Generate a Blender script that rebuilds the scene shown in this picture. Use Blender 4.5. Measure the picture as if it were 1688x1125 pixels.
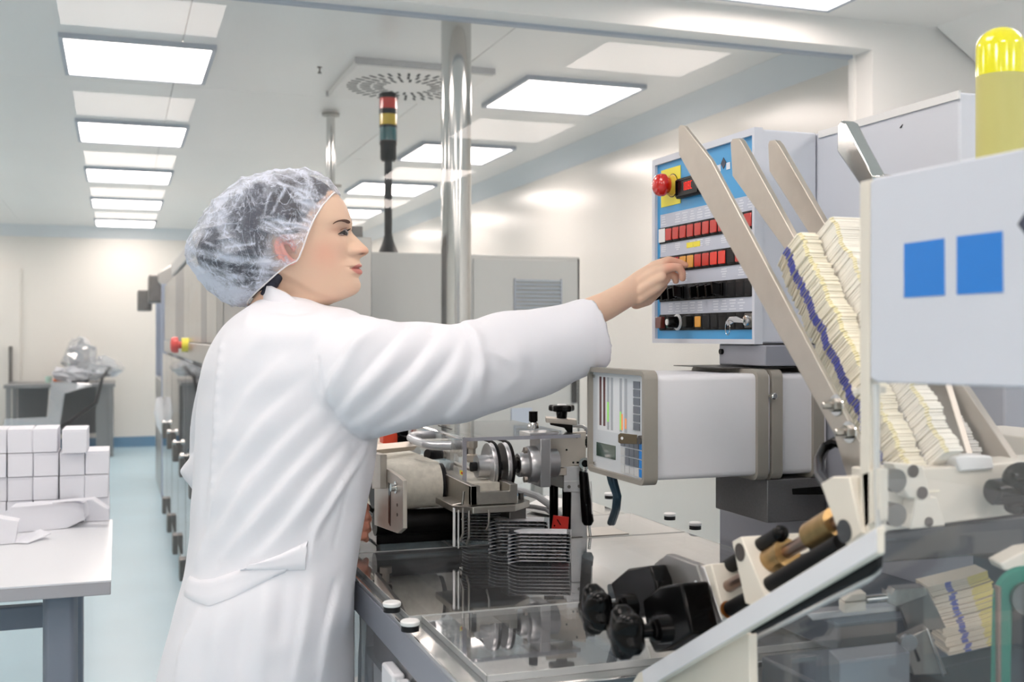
import bpy, bmesh, math, random
import numpy as np
from mathutils import Vector, Matrix, Euler
from mathutils.bvhtree import BVHTree
random.seed(7); rng = np.random.default_rng(7)
sc = bpy.context.scene
for o in list(bpy.data.objects): bpy.data.objects.remove(o)
COL = sc.collection

# ---------------------------------------------------------------- camera, world, exposure
TH = math.radians(19.39); SN, CS = math.sin(TH), math.cos(TH)
FP, CX, CY, CAMZ = 1850.0, 844.0, 554.0, 1.32
cd = bpy.data.cameras.new('camera'); cam = bpy.data.objects.new('camera', cd); COL.objects.link(cam)
cam.location = (0, 0, CAMZ); cam.rotation_euler = (math.pi/2, 0, -TH)
cd.sensor_width = 36; cd.lens = 36*FP/1688; cd.shift_y = -(562.5-CY)/1688
cd.clip_start = 0.05; cd.clip_end = 60
cd.dof.use_dof = True; cd.dof.focus_distance = 1.98; cd.dof.aperture_fstop = 6.3
sc.camera = cam
w = bpy.data.worlds.new('world'); sc.world = w; w.use_nodes = True
w.node_tree.nodes['Background'].inputs[0].default_value = (0.9, 0.95, 1, 1)
w.node_tree.nodes['Background'].inputs[1].default_value = 0.3
sc.view_settings.view_transform = 'Standard'; sc.view_settings.look = 'None'
sc.view_settings.gamma = 1; sc.view_settings.use_curve_mapping = False
sc.view_settings.exposure = 0.0
LAMP, LAMP_NEAR, LAMP_REAR = 12.5, 9.0, 17.0

# pixel of the photograph -> world point (X = across the room, Y = along the room, Z = up)
def P(px, py, z):
    d = (px-CX)/FP; e = (CY-py)/FP
    return Vector((z*(SN+d*CS), z*(CS-d*SN), CAMZ+e*z))
def Q(px, py, s): return P(px, py, s/(SN+(px-CX)/FP*CS))
def G(px, py, f): return P(px, py, f/(CS-(px-CX)/FP*SN))
def H(px, py, h): return P(px, py, (CAMZ-h)*FP/(py-CY))
RT = Vector((CS, -SN, 0)); FW = Vector((SN, CS, 0)); UP = Vector((0, 0, 1))

# ---------------------------------------------------------------- materials
MATS = {}
def srgb(c):
    return tuple(((v/255)/12.92 if v/255 <= .04045 else ((v/255+.055)/1.055)**2.4) for v in c)+(1,)
def mat(name, col, rough=.5, metal=0, noise=0, nscale=30, bump=0, bscale=200, brushed=None, coat=0, spec=.5,
        emit=0, sss=0, coatr=.05, sheen=0, alpha=1):
    if name in MATS: return MATS[name]
    m = bpy.data.materials.new(name); m.use_nodes = True; nt = m.node_tree; N = nt.nodes; L = nt.links
    b = N['Principled BSDF']; c = srgb(col)
    b.inputs['Base Color'].default_value = c; b.inputs['Roughness'].default_value = rough
    b.inputs['Metallic'].default_value = metal; b.inputs['Specular IOR Level'].default_value = spec
    if coat: b.inputs['Coat Weight'].default_value = coat; b.inputs['Coat Roughness'].default_value = coatr
    if sheen: b.inputs['Sheen Weight'].default_value = sheen
    if emit: b.inputs['Emission Color'].default_value = c; b.inputs['Emission Strength'].default_value = emit
    if sss:
        b.inputs['Subsurface Weight'].default_value = sss; b.inputs['Subsurface Radius'].default_value = (.012, .005, .003)
        b.inputs['Subsurface Scale'].default_value = .5
    if alpha < 1: b.inputs['Alpha'].default_value = alpha
    tc = N.new('ShaderNodeTexCoord'); mp = N.new('ShaderNodeMapping'); L.new(tc.outputs['Object'], mp.inputs[0])
    if brushed: mp.inputs['Scale'].default_value = brushed
    if noise:
        n = N.new('ShaderNodeTexNoise'); n.inputs['Scale'].default_value = nscale; n.inputs['Detail'].default_value = 4
        L.new(mp.outputs[0], n.inputs['Vector'])
        r = N.new('ShaderNodeMapRange'); L.new(n.outputs[0], r.inputs[0])
        r.inputs[1].default_value = .3; r.inputs[2].default_value = .7
        r.inputs[3].default_value = 1-noise; r.inputs[4].default_value = 1+noise*.3
        mx = N.new('ShaderNodeVectorMath'); mx.operation = 'SCALE'; mx.inputs[0].default_value = c[:3]
        L.new(r.outputs[0], mx.inputs['Scale']); L.new(mx.outputs[0], b.inputs['Base Color'])
    if bump:
        n2 = N.new('ShaderNodeTexNoise'); n2.inputs['Scale'].default_value = bscale; n2.inputs['Detail'].default_value = 3
        L.new(mp.outputs[0], n2.inputs['Vector'])
        bp = N.new('ShaderNodeBump'); bp.inputs['Strength'].default_value = bump; bp.inputs['Distance'].default_value = .002
        L.new(n2.outputs[0], bp.inputs['Height']); L.new(bp.outputs[0], b.inputs['Normal'])
    MATS[name] = m; return m
def glass(name, tint=(1, 1, 1), refl=1.9, haze=0, hazecol=(.9, .92, .95), rough=0.0):
    """thin clear sheet: straight-through light plus a Fresnel mirror and a little milky haze"""
    m = bpy.data.materials.new(name); m.use_nodes = True; nt = m.node_tree; N = nt.nodes; L = nt.links
    N.remove(N['Principled BSDF']); out = N['Material Output']
    t = N.new('ShaderNodeBsdfTransparent'); t.inputs[0].default_value = (*tint, 1)
    g = N.new('ShaderNodeBsdfGlossy'); g.inputs['Roughness'].default_value = rough
    fr = N.new('ShaderNodeFresnel'); fr.inputs[0].default_value = 1.5
    mu = N.new('ShaderNodeMath'); mu.operation = 'MULTIPLY'; mu.use_clamp = True; mu.inputs[1].default_value = refl
    # a sheet has no thickness change of side: use the same curve from behind
    ge = N.new('ShaderNodeNewGeometry')
    io = N.new('ShaderNodeMix'); io.data_type = 'FLOAT'
    L.new(ge.outputs['Backfacing'], io.inputs[0]); io.inputs[2].default_value = 1.5; io.inputs[3].default_value = 1/1.5
    L.new(io.outputs[0], fr.inputs[0]); L.new(fr.outputs[0], mu.inputs[0])
    base = t.outputs[0]
    if haze:
        df = N.new('ShaderNodeBsdfDiffuse'); df.inputs[0].default_value = (*hazecol, 1)
        m1 = N.new('ShaderNodeMixShader'); m1.inputs[0].default_value = haze
        L.new(base, m1.inputs[1]); L.new(df.outputs[0], m1.inputs[2]); base = m1.outputs[0]
    mx = N.new('ShaderNodeMixShader'); L.new(mu.outputs[0], mx.inputs[0]); L.new(base, mx.inputs[1]); L.new(g.outputs[0], mx.inputs[2])
    L.new(mx.outputs[0], out.inputs[0]); MATS[name] = m; return m

M_wall = mat('white_wall_panel', (228, 226, 220), .22, spec=.5, noise=.02, nscale=1.2)
M_wall2 = mat('near_wall_paint', (248, 246, 243), .4)
M_ceil = mat('ceiling_panel', (250, 249, 247), .28, spec=.5, noise=.02, nscale=.8)
M_joint = mat('joint_backing', (150, 152, 150), .7)  # grey backing slab that shows in the gaps between ceiling panels
M_floor = mat('blue_vinyl_floor', (170, 200, 214), .32, noise=.08, nscale=1.5, spec=.5, bump=.03, bscale=20)
M_cove = mat('pale_blue_cove', (226, 231, 235), .4)
M_bluebase = mat('blue_cove_base', (88, 134, 168), .35)
M_lampframe = mat('lamp_frame_grey', (184, 192, 204), .4)
M_lamp = mat('lamp_diffuser', (255, 255, 255), .6, emit=LAMP); M_lampn = mat('lamp_diffuser_near', (255, 255, 255), .6, emit=LAMP_NEAR); M_lampr = mat('lamp_diffuser_rear', (255, 255, 255), .6, emit=LAMP_REAR)
for m_ in (M_lamp, M_lampn, M_lampr): m_.node_tree.nodes['Principled BSDF'].inputs['Emission Color'].default_value = (1, .87, .80, 1)
M_chrome = mat('polished_steel', (205, 205, 203), .12, metal=1)
M_steel = mat('brushed_steel', (172, 168, 162), .34, metal=1, noise=.12, nscale=60, brushed=(1, 8, 1))
M_steelw = mat('warm_satin_steel', (196, 188, 178), .42, metal=.85, noise=.05, nscale=40)
M_steeld = mat('dark_steel', (120, 118, 116), .38, metal=.9, noise=.12, nscale=40)
M_alu = mat('aluminium', (200, 200, 202), .35, metal=.9, noise=.05, nscale=60)
M_black = mat('black_plastic', (8, 8, 9), .2, spec=.16)
M_blackm = mat('black_matt', (22, 23, 26), .5, spec=.25)
M_rubber = mat('black_rubber', (12, 12, 13), .5, spec=.2)
M_greypaint = mat('light_grey_paint', (210, 214, 224), .38, noise=.02, nscale=5)
M_greybox = mat('cool_white_paint', (222, 223, 228), .33)
M_post = mat('blue_grey_paint', (150, 153, 164), .42, noise=.06, nscale=6, bump=.05, bscale=400)
M_bezel = mat('stone_grey_plastic', (150, 146, 138), .5)
M_blue = mat('panel_blue', (66, 158, 216), .35)
M_label = mat('label_grey', (193, 199, 214), .5)
M_print = mat('faint_print', (222, 226, 236), .6)
M_yellow = mat('yellow_plate', (240, 228, 62), .4)
M_red = mat('red_plastic', (205, 28, 18), .18, coat=.8)
M_redbtn = mat('red_lens', (196, 42, 32), .3, coat=.4)
M_redlit = mat('red_lens_lit', (222, 48, 30), .3, coat=.4, emit=.08)
M_amber = mat('amber_lens', (214, 150, 40), .3, coat=.4, emit=.1)
M_green = mat('green_lens', (20, 190, 140), .3, emit=.15)
M_dkred = mat('dark_red_lens', (98, 30, 26), .3, coat=.5)
M_white = mat('white_plastic', (232, 232, 232), .35)
M_beige = mat('cream_cast', (224, 218, 206), .45, noise=.04, nscale=12)
M_cream = mat('leaflet_paper', (246, 240, 222), .75, noise=.03, nscale=50)
M_creamw = mat('white_leaflet_paper', (242, 240, 236), .75)
M_inkblue = mat('blue_ink', (84, 92, 178), .7)
M_inkyel = mat('yellow_glue', (222, 208, 130), .7)
M_brass = mat('bronze_bush', (168, 138, 92), .35, metal=.8, noise=.25, nscale=80)
M_carton = mat('white_carton', (232, 234, 242), .6)
M_cartonin = mat('carton_inside', (205, 204, 208), .7)
M_tabletop = mat('white_laminate', (226, 229, 234), .3, spec=.5)
M_tableedge = mat('grey_edge', (176, 176, 182), .5)
M_leg = mat('slate_leg', (130, 138, 152), .45)
M_belt = mat('cream_belt', (220, 216, 204), .6, noise=.15, nscale=90)
M_foil = mat('silver_foil', (226, 227, 232), .45, metal=.15, noise=.08, nscale=300)
M_blister = mat('dark_blister', (20, 26, 38), .15, coat=.6)
M_bead = mat('blister_film', (34, 44, 58), .15, coat=.8)  # dark film layer of each blister pack
M_cable = mat('teal_cable', (44, 74, 92), .4)
M_gcable = mat('grey_cable', (176, 178, 180), .45)
G_win = glass('window_glass', refl=1.05, haze=.03, hazecol=(.8, .82, .83))
G_acr = glass('acrylic_sheet', tint=(.97, .98, .99), refl=1.2, haze=.02)
G_top = glass('acrylic_cover', tint=(.86, .88, .90), refl=2.0, haze=.05, rough=.03)
G_edge = glass('acrylic_edge', tint=(.75, .76, .82), refl=2.5, haze=.45, hazecol=(.62, .63, .70))
G_edgel = glass('acrylic_edge_light', tint=(.85, .87, .88), refl=2, haze=.6, hazecol=(.86, .87, .86))
G_film = glass('plastic_film', tint=(.9, .93, .97), refl=4, haze=.28)

# ---------------------------------------------------------------- geometry helpers
class MB:
    def __init__(s): s.v = []; s.f = []; s.m = []; s.cm = 0
    def add(s, vs, fs):
        n = len(s.v); s.v += [tuple(v) for v in vs]
        for f in fs: s.f.append(tuple(n+i for i in f)); s.m.append(s.cm)
        return s
    def box(s, x0, x1, y0, y1, z0, z1, R=None, o=None):
        vs = [Vector((x, y, z)) for x in (x0, x1) for y in (y0, y1) for z in (z0, z1)]
        if R is not None: vs = [R @ v for v in vs]
        if o is not None: vs = [v+Vector(o) for v in vs]
        return s.add(vs, [(0, 1, 3, 2), (4, 6, 7, 5), (0, 4, 5, 1), (2, 3, 7, 6), (0, 2, 6, 4), (1, 5, 7, 3)])
    def prism(s, pts, vec):
        pts = [Vector(p) for p in pts]; vec = Vector(vec); n = len(pts)
        nr = sum(((pts[i]-pts[0]).cross(pts[(i+1) % n]-pts[0]) for i in range(n)), Vector())
        if nr.dot(vec) > 0: pts = pts[::-1]
        vs = pts+[p+vec for p in pts]
        fs = [tuple(range(n)), tuple(range(2*n-1, n-1, -1))]
        fs += [(i, n+i, n+(i+1) % n, (i+1) % n) for i in range(n)]
        return s.add(vs, fs)
    def tube(s, pts, rad, n=12, caps=True, up=None, flat=None):
        """round bar along pts; rad a number, list, or list of (a, b) for elliptical sections"""
        pts = [Vector(p) for p in pts]; k = len(pts)
        if not isinstance(rad, (list, tuple)): rad = [rad]*k
        prev = None; base = len(s.v); vs = []
        for i, p in enumerate(pts):
            t = (pts[min(i+1, k-1)]-pts[max(i-1, 0)]).normalized()
            if prev is None:
                a = Vector(up) if up is not None else (Vector((0, 0, 1)) if abs(t.z) < .9 else Vector((1, 0, 0)))
            else: a = prev
            a = (a-t*a.dot(t)).normalized(); prev = a; b = t.cross(a)
            ra, rb = rad[i] if isinstance(rad[i], (tuple, list)) else (rad[i], rad[i])
            for j in range(n):
                th = 2*math.pi*j/n
                vs.append(p+a*ra*math.cos(th)+b*rb*math.sin(th))
        fs = []
        for i in range(k-1):
            for j in range(n):
                fs.append((i*n+j, i*n+(j+1) % n, (i+1)*n+(j+1) % n, (i+1)*n+j))
        if caps: fs.append(tuple(range(n-1, -1, -1))); fs.append(tuple(range((k-1)*n, k*n)))
        return s.add(vs, fs)
    def cyl(s, p, q, r, n=20): return s.tube([p, q], r, n)
    def lathe(s, prof, o, ax=(0, 0, 1), n=24):
        """prof: list of (radius, height along ax)"""
        ax = Vector(ax).normalized(); o = Vector(o)
        a = Vector((0, 0, 1)) if abs(ax.z) < .9 else Vector((1, 0, 0))
        a = (a-ax*a.dot(ax)).normalized(); b = ax.cross(a); vs = []
        for r, h in prof:
            for j in range(n):
                th = 2*math.pi*j/n; vs.append(o+ax*h+a*max(r, 1e-5)*math.cos(th)+b*max(r, 1e-5)*math.sin(th))
        fs = []
        for i in range(len(prof)-1):
            for j in range(n): fs.append((i*n+j, i*n+(j+1) % n, (i+1)*n+(j+1) % n, (i+1)*n+j))
        fs.append(tuple(range(n-1, -1, -1))); fs.append(tuple(range((len(prof)-1)*n, len(prof)*n)))
        return s.add(vs, fs)
    def sphere(s, o, r, n=16, m=10, sc_=(1, 1, 1)):
        o = Vector(o); vs = []; fs = []
        for i in range(m+1):
            ph = math.pi*i/m
            for j in range(n):
                th = 2*math.pi*j/n
                vs.append(o+Vector((r*sc_[0]*math.sin(ph)*math.cos(th), r*sc_[1]*math.sin(ph)*math.sin(th), r*sc_[2]*math.cos(ph))))
        for i in range(m):
            for j in range(n): fs.append((i*n+j, (i+1)*n+j, (i+1)*n+(j+1) % n, i*n+(j+1) % n))
        return s.add(vs, fs)

def build(name, mb, m, parent=None, bevel=0, seg=2, smooth=True, loc=None, ang=35):
    me = bpy.data.meshes.new(name)
    if parent is not None:
        o0 = Vector(parent['org']) if 'org' in parent else parent.location.copy()
    else:
        xs = np.array(mb.v); o0 = Vector(((xs[:, 0].min()+xs[:, 0].max())/2, (xs[:, 1].min()+xs[:, 1].max())/2, xs[:, 2].min()))
    me.from_pydata([(v[0]-o0.x, v[1]-o0.y, v[2]-o0.z) for v in mb.v], [], mb.f)
    for mm in (m if isinstance(m, (list, tuple)) else [m]): me.materials.append(mm)
    if isinstance(m, (list, tuple)): me.polygons.foreach_set('material_index', mb.m)
    if smooth: me.shade_smooth(); me.set_sharp_from_angle(angle=math.radians(ang))
    me.update()
    o = bpy.data.objects.new(name, me); COL.objects.link(o)
    if parent is not None: o.parent = parent; o['org'] = tuple(o0)
    else: o.location = o0; o['org'] = tuple(o0)
    if bevel:
        b = o.modifiers.new('bevel', 'BEVEL'); b.width = bevel; b.segments = seg; b.limit_method = 'ANGLE'; b.harden_normals = False
    return o
def clean():
    for o in bpy.data.objects:
        if 'org' in o: del o['org']
def thing(name, label, cat, loc, group=None):
    o = bpy.data.objects.new(name, None); COL.objects.link(o); o.location = Vector(loc); o.empty_display_size = .05
    o['label'] = label; o['category'] = cat; o['org'] = tuple(loc)
    if group: o['group'] = group
    return o
def tag(o, label, cat, group=None):
    o['label'] = label; o['category'] = cat
    if group: o['group'] = group
    return o
def struct(name, mb, m, **k):
    o = build(name, mb, m, **k); o['kind'] = 'structure'; return o
def copy_tree(root, dloc, label=None):
    r = root.copy(); COL.objects.link(r); r.location = root.location+Vector(dloc)
    if label: r['label'] = label
    for ch in list(root.children):
        c = ch.copy(); COL.objects.link(c); c.parent = r
        for g in list(ch.children):
            d = g.copy(); COL.objects.link(d); d.parent = c
    return r
def box(*a, **k): return MB().box(*a, **k)

# ================================================================ ROOM
CEIL = 2.60
struct('floor', box(-3.6, 4.0, -7.5, 14.2, -.05, 0), M_floor, smooth=False)
# far room ceiling in panels
cb = struct('ceiling', box(-3.6, 4.0, -7.5, 14.2, CEIL+.012, CEIL+.06), M_joint, smooth=False)
pw = 1.29; pm = None
for i in range(5):
    for j in range(5):
        x0 = -3.6+i*pw; y0 = 3.97+j*2.026
        if pm is None: pm = build('ceiling_panel', box(x0+.002, x0+pw-.002, y0+.002, y0+2.026-.002, CEIL, CEIL+.011), M_ceil, parent=cb, smooth=False); p0 = (x0, y0)
        else:
            c = pm.copy(); COL.objects.link(c); c.parent = cb; c.location = (x0-p0[0], y0-p0[1], 0)
for i in range(3):
    x0 = -3.6+i*2.35; build('ceiling_panel', box(x0+.002, x0+2.346, -7.5, 3.82, CEIL, CEIL+.011), M_wall2, parent=cb, smooth=False)
struct('wall_back', box(-3.6, 3.0, 14.1, 14.2, 0, CEIL+.01), M_wall, smooth=False)
struct('wall_left', box(-3.7, -3.6, -7.5, 14.2, 0, CEIL+.01), M_wall, smooth=False)
struct('wall_right', box(3.0, 3.1, 3.97, 14.2, 0, CEIL+.01), M_wall, smooth=False)
struct('wall_near_right', box(3.45, 3.55, -7.5, 3.82, 0, CEIL+.01), M_wall2, smooth=False)
struct('wall_behind', box(-3.6, 3.5, -7.6, -7.5, 0, CEIL+.01), M_wall2, smooth=False)
struct('trim_1', MB().prism([(2.85, 3.97, 2.6), (3.0, 3.97, 2.6), (3.0, 3.97, 2.50), (2.98, 3.97, 2.515), (2.885, 3.97, 2.588)], (0, 10.13, 0)), M_cove)
struct('trim_2', MB().prism([(-3.6, 14.1, 2.6), (-3.6, 13.96, 2.6), (-3.6, 14.1, 2.47)], (6.4, 0, 0)), M_cove)
struct('trim_3', MB().prism([(3.45, -7.4, 2.6), (3.2, -7.4, 2.6), (3.45, -7.4, 2.44)], (0, 11.2, 0)), M_wall2)
struct('baseboard_back', box(-3.6, 3.0, 14.08, 14.1, 0, .12), M_bluebase, smooth=False)
struct('baseboard_right', box(2.98, 3.0, 3.97, 14.08, 0, .12), M_bluebase, smooth=False)
# partition with long window
pt = MB(); pt.box(2.9, 3.45, 3.82, 3.97, 0, CEIL+.01); pt.box(-3.6, 2.9, 3.82, 3.97, 2.487, CEIL+.01); pt.box(-3.6, 2.9, 3.82, 3.97, 0, .10)
struct('wall_partition', pt, M_wall2, smooth=False)
wn = struct('window_1', box(2.885, 2.9, 3.93, 3.96, .1, 2.487), M_wall2, smooth=False)
build('window_frame', box(-3.6, 2.885, 3.93, 3.96, 2.475, 2.487), M_lampframe, parent=wn, smooth=False)
build('pane', MB().add([(-3.6, 3.945, .1), (2.886, 3.945, .1), (2.886, 3.945, 2.476), (-3.6, 3.945, 2.476)], [(0, 1, 2, 3)]), G_win, parent=wn, smooth=False)
# door in the back wall
dr = struct('door_1', box(-1.95, -1.05, 14.06, 14.1, 0, 2.1), M_wall, bevel=.004)
build('door_handle', MB().tube([(-1.15, 14.02, .72), (-1.15, 14.02, 1.2)], .02), M_steeld, parent=dr)

# lamps
def lamp(x, y, label, group, m_=None):
    t = thing('ceiling_light', label, 'light', (x+.3, y+.34, 2.58), group)
    f = MB(); z0, z1 = 2.578, 2.6; a = .02; X1 = x+.61; Y1 = y+.69
    f.box(x-a, X1+a, y-a, y, z0, z1); f.box(x-a, X1+a, Y1, Y1+a, z0, z1); f.box(x-a, x, y, Y1, z0, z1); f.box(X1, X1+a, y, Y1, z0, z1)
    build('frame', f, M_lampframe, t, smooth=False)
    build('diffuser', box(x, X1, y, Y1, 2.584, 2.598), m_ or M_lamp, t, smooth=False)
ordn = ['nearest', 'second', 'third', 'fourth', 'farthest']
for k in range(5):
    lamp(-.215, 5.11+1.98*k, f'square ceiling light, {ordn[k]} lamp of the left row beyond the window', 'left row of ceiling lights')
    lamp(1.915, 5.18+1.98*k, f'square ceiling light, {ordn[k]} lamp of the right row beyond the window', 'right row of ceiling lights')
    lamp(-2.34, 5.11+1.98*k, 'square ceiling light of an added row out of view by the left wall', 'added outer row of ceiling lights')  # unseen third row, added to make the lighting symmetric
for k in range(5):
    for r, x in enumerate((-.215, 1.98, -2.34)):  # leftmost row is unseen, added to match the far room's outer row
        lamp(x, 3.0-1.98*k, 'square ceiling light of the near room, two rows mirrored in the window, outer row added', 'near room ceiling lights', M_lampn if k < 2 else M_lampr)

# swirl diffuser
t = thing('air_diffuser', 'square white ceiling air diffuser with a ring of radial slots', 'vent', (1.37, 5.48, 2.56))
build('plate', box(1.04, 1.70, 5.1, 5.85, 2.565, 2.6), M_wall2, t, bevel=.004)
sl = MB()
for ring, (r0, r1, n) in enumerate(((.12, .17, 22), (.185, .235, 30), (.25, .30, 38))):
    for i in range(n):
        a = 2*math.pi*i/n+ring*.1; R = Matrix.Rotation(a, 3, 'Z') @ Matrix.Rotation(.0, 3, 'Z')
        sl.box(r0, r1, -.006, .006, 0, .002, R=R, o=(1.37, 5.475, 2.5630))
o = build('slot_ring', sl, M_blackm, t, smooth=False)
build('rim', MB().box(1.03, 1.71, 5.09, 5.1, 2.572, 2.6).box(1.03, 1.71, 5.85, 5.86, 2.572, 2.6), M_alu, t, smooth=False)
# sprinkler
tag(build('sprinkler_head', MB().lathe([(.012, .03), (.012, .027), (.004, .024), (.004, .008), (.009, .005), (.009, 0)], G(527, 121, 5.2)), M_steeld), 'small metal sprinkler head on the ceiling left of the air diffuser', 'sprinkler')
# columns
c = P(752, 500, 4.45)
t = thing('steel_column', 'thick polished steel column standing in front of the grey cabinet', 'column', (c.x, c.y, 0))
build('shaft', MB().lathe([(.060, 0), (.060, 2.60)], (c.x, c.y, 0), n=40), M_chrome, t)
build('base_flange', MB().lathe([(.10, 0), (.10, .012), (.062, .014)], (c.x, c.y, 0), n=40), M_steel, t)
c = P(545, 300, 6.4)
t = thing('thin_steel_pipe', 'thin polished steel pipe with a flange, rising behind the woman\'s cap', 'pipe', (c.x, c.y, 0))
build('shaft', MB().lathe([(.024, 1.2), (.024, 2.59)], (c.x, c.y, 0), n=24), M_chrome, t)
build('flange', MB().lathe([(.05, 2.575), (.05, 2.59)], (c.x, c.y, 0), n=24), M_steel, t)
build('side_bracket', box(c.x, c.x+.06, c.y-.01, c.y+.01, 2.17, 2.185), M_steel, t)

# grey electrical cabinet
A = G(604, 415, 4.97); B = G(956, 424, 4.97); ct = A.z
t = thing('electrical_cabinet', 'large grey metal cabinet with a louvre, beneath the signal tower', 'cabinet', ((A.x+B.x)/2, 5.2, 0))
M_cab = mat('cabinet_grey', (216, 217, 214), .4, noise=.03, nscale=2)
build('body', box(A.x, B.x, 4.97, 5.5, .70, ct), M_cab, t, bevel=.006)
build('door_gasket', box(B.x-.012, B.x-.006, 4.962, 4.972, .70, ct-.01), M_blackm, t, smooth=False)
build('door', box(A.x+.50, B.x-.016, 4.958, 4.970, .72, ct-.02), M_cab, t, bevel=.003)
for x in (A.x+.04, B.x-.04):
    for y in (5.0, 5.45): build('leg', box(x-.025, x+.025, y-.025, y+.025, 0, .70), M_steel, t)
L0 = G(850, 459, 4.95); L1 = G(924, 508, 4.95)
lv = build('louvre', MB().box(L0.x-.006, L0.x, 4.944, 4.958, L1.z-.1, L0.z).box(L1.x, L1.x+.006, 4.944, 4.958, L1.z-.1, L0.z), M_lampframe, t, smooth=False)
n = 13; zz = L0.z-(L1.z-.1); M_lv = mat('louvre_blue_grey', (196, 206, 216), .4)
for i in range(n):
    z = L1.z-.1+zz*(i+.5)/n; R = Matrix.Rotation(math.radians(35), 3, 'X')
    build('slat', MB().box(L0.x, L1.x, -.008, .008, -.0015, .0015, R=R, o=(0, 4.95, z)), M_lv, lv, smooth=False)
pl = G(858, 683, 4.945)
t2 = build('notice_sheet', box(G(843, 690, 4.95).x, G(877, 690, 4.95).x, 4.950, 4.957, G(860, 705, 4.95).z, G(860, 673, 4.95).z), mat('pale_blue_paper', (205, 216, 232), .6), t, smooth=False)
build('handle', MB().box(B.x-.05, B.x-.03, 4.93, 4.958, 1.0, 1.12), M_blackm, t, bevel=.003)

# signal tower on the cabinet
b = G(640, 414, 5.12); bz = ct
t = thing('signal_tower', 'black signal tower with red, yellow and green lamps on the grey cabinet', 'signal light', (b.x, b.y, bz))
def zt(py): return 1.32+(554-py)*5.15/FP
R = .041
build('base', MB().lathe([(.06, 0), (.045, .012), (.03, .05), (.022, .075), (.022, .085)], b*1-Vector((0, 0, b.z-bz))), M_blackm, t)
o = Vector((b.x, b.y, 0))
build('pole', MB().lathe([(.018, bz+.07), (.018, zt(258))], o), M_blackm, t)
build('socket', MB().lathe([(.03, zt(262)), (R*.92, zt(258)), (R*.92, zt(236)), (R, zt(234)), (R, zt(229))], o), M_black, t)
for y0, y1, nm, cc in ((206, 228, 'green_lens', (6, 92, 100)), (184, 202, 'yellow_lens', (222, 190, 40)), (157, 175, 'red_lens', (214, 40, 22))):
    build(nm, MB().lathe([(R, zt(y1)), (R, zt(y0))], o), mat('tower_'+nm, cc, .15, coat=.8), t)
for y0, y1 in ((202, 206), (175, 184)): build('spacer_ring', MB().lathe([(R*1.03, zt(y1)), (R*1.03, zt(y0))], o), M_black, t)
build('cap', MB().lathe([(R*1.03, zt(157)), (R*1.03, zt(150)), (R*.9, zt(148))], o), M_black, t)
# ================================================================ stainless machine beyond the glass (left)
t = thing('packaging_machine', 'long stainless packaging machine with clear hinged doors behind the woman', 'machine', (.9, 6.6, 0))
M_ssp = mat('stainless_panel', (186, 184, 180), .3, metal=.75, noise=.08, nscale=3)
M_ssd = mat('stainless_panel_dark', (134, 134, 138), .3, metal=.75, noise=.1, nscale=3)
y = 4.25
panels = [(4.25, 4.75, M_ssp), (4.75, 5.05, M_ssd), (5.05, 5.95, M_ssp), (5.95, 6.4, M_ssp), (6.4, 7.3, M_ssd), (7.3, 9.0, M_ssp)]
build('upper_body', box(.37, 0.93, 4.28, 9.0, 1.27, 1.70), M_ssd, t, smooth=False)
for a, b_, m_ in panels: build('side_panel', box(.345, .37, a+.004, b_-.004, 1.29, 1.70), m_, t, bevel=.003)
for i in range(3): build('end_panel', box(.37+i*.187, .37+i*.187+.18, 4.255, 4.28, 1.29, 1.70), (M_ssp, M_ssd, M_ssp)[i], t, bevel=.003)
build('lower_rail', box(.34, .94, 4.25, 9.0, 1.20, 1.285), M_ssp, t, bevel=.004)
build('top_rail', box(.34, .40, 4.15, 7.8, 1.715, 1.80), M_alu, t, bevel=.01)
build('rail_end_cap', box(.338, .402, 4.10, 4.15, 1.70, 1.81), M_blackm, t, bevel=.003)
build('top_plate', box(.40, .9, 4.3, 7.0, 1.70, 1.745), M_steeld, t, bevel=.004)
for yy in (4.3, 5.9, 7.4, 8.95):
    for xx in (.36, .89): build('post', box(xx, xx+.045, yy, yy+.045, .05, 1.22), M_alu, t, bevel=.003)
build('base_plate', box(.34, .94, 4.25, 9.0, .04, .09), M_steel, t, bevel=.003)
for yy in (4.4, 6.5, 8.8):
    for xx in (.42, .86): build('foot', MB().lathe([(.035, 0), (.035, .012), (.012, .016), (.012, .05)], (xx, yy, 0)), M_blackm, t)
build('inner_table', box(.5, .88, 4.5, 8.8, .86, .91), M_steel, t, bevel=.004)
build('inner_shelf', box(.5, .88, 4.5, 8.8, .30, .32), M_ssp, t, smooth=False)
for k, (yy, hh) in enumerate(((4.7, .2), (5.1, .12), (5.6, .22), (6.2, .15), (7.0, .2))):
    build('station_block', box(.55, .72, yy, yy+.2, .91, .91+hh), (M_steeld, M_alu)[k % 2], t, bevel=.004)
    build('guide_pin', MB().lathe([(.012, .91), (.012, 1.15)], (.6, yy+.28, 0), n=10), M_chrome, t)
for a, b_ in ((4.31, 5.1), (5.12, 5.9), (5.93, 6.65), (6.67, 7.4), (7.43, 8.2), (8.22, 8.94)):
    d = build('clear_door', box(.328, .338, a, b_, .13, 1.19), G_acr, t, smooth=False)
    for hz in (.07, .60):
        build('hinge', MB().box(.300, .328, a+.01, a+.055, hz, hz+.11).box(.300, .328, a+.062, a+.107, hz, hz+.11), M_steeld, d, bevel=.003)
    build('door_knob', MB().lathe([(.004, 0), (.004, .012), (.014, .014), (.014, .03), (.008, .034)], (.328, b_-.06, .72), (-1, 0, 0), n=12), M_chrome, d)
e = G(300, 569, 5.95); ep = Vector((.345, e.y, e.z))
es = build('stop_button_base', MB().lathe([(.036, 0), (.036, .035)], ep, (-1, 0, 0)), M_yellow, t)
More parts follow.
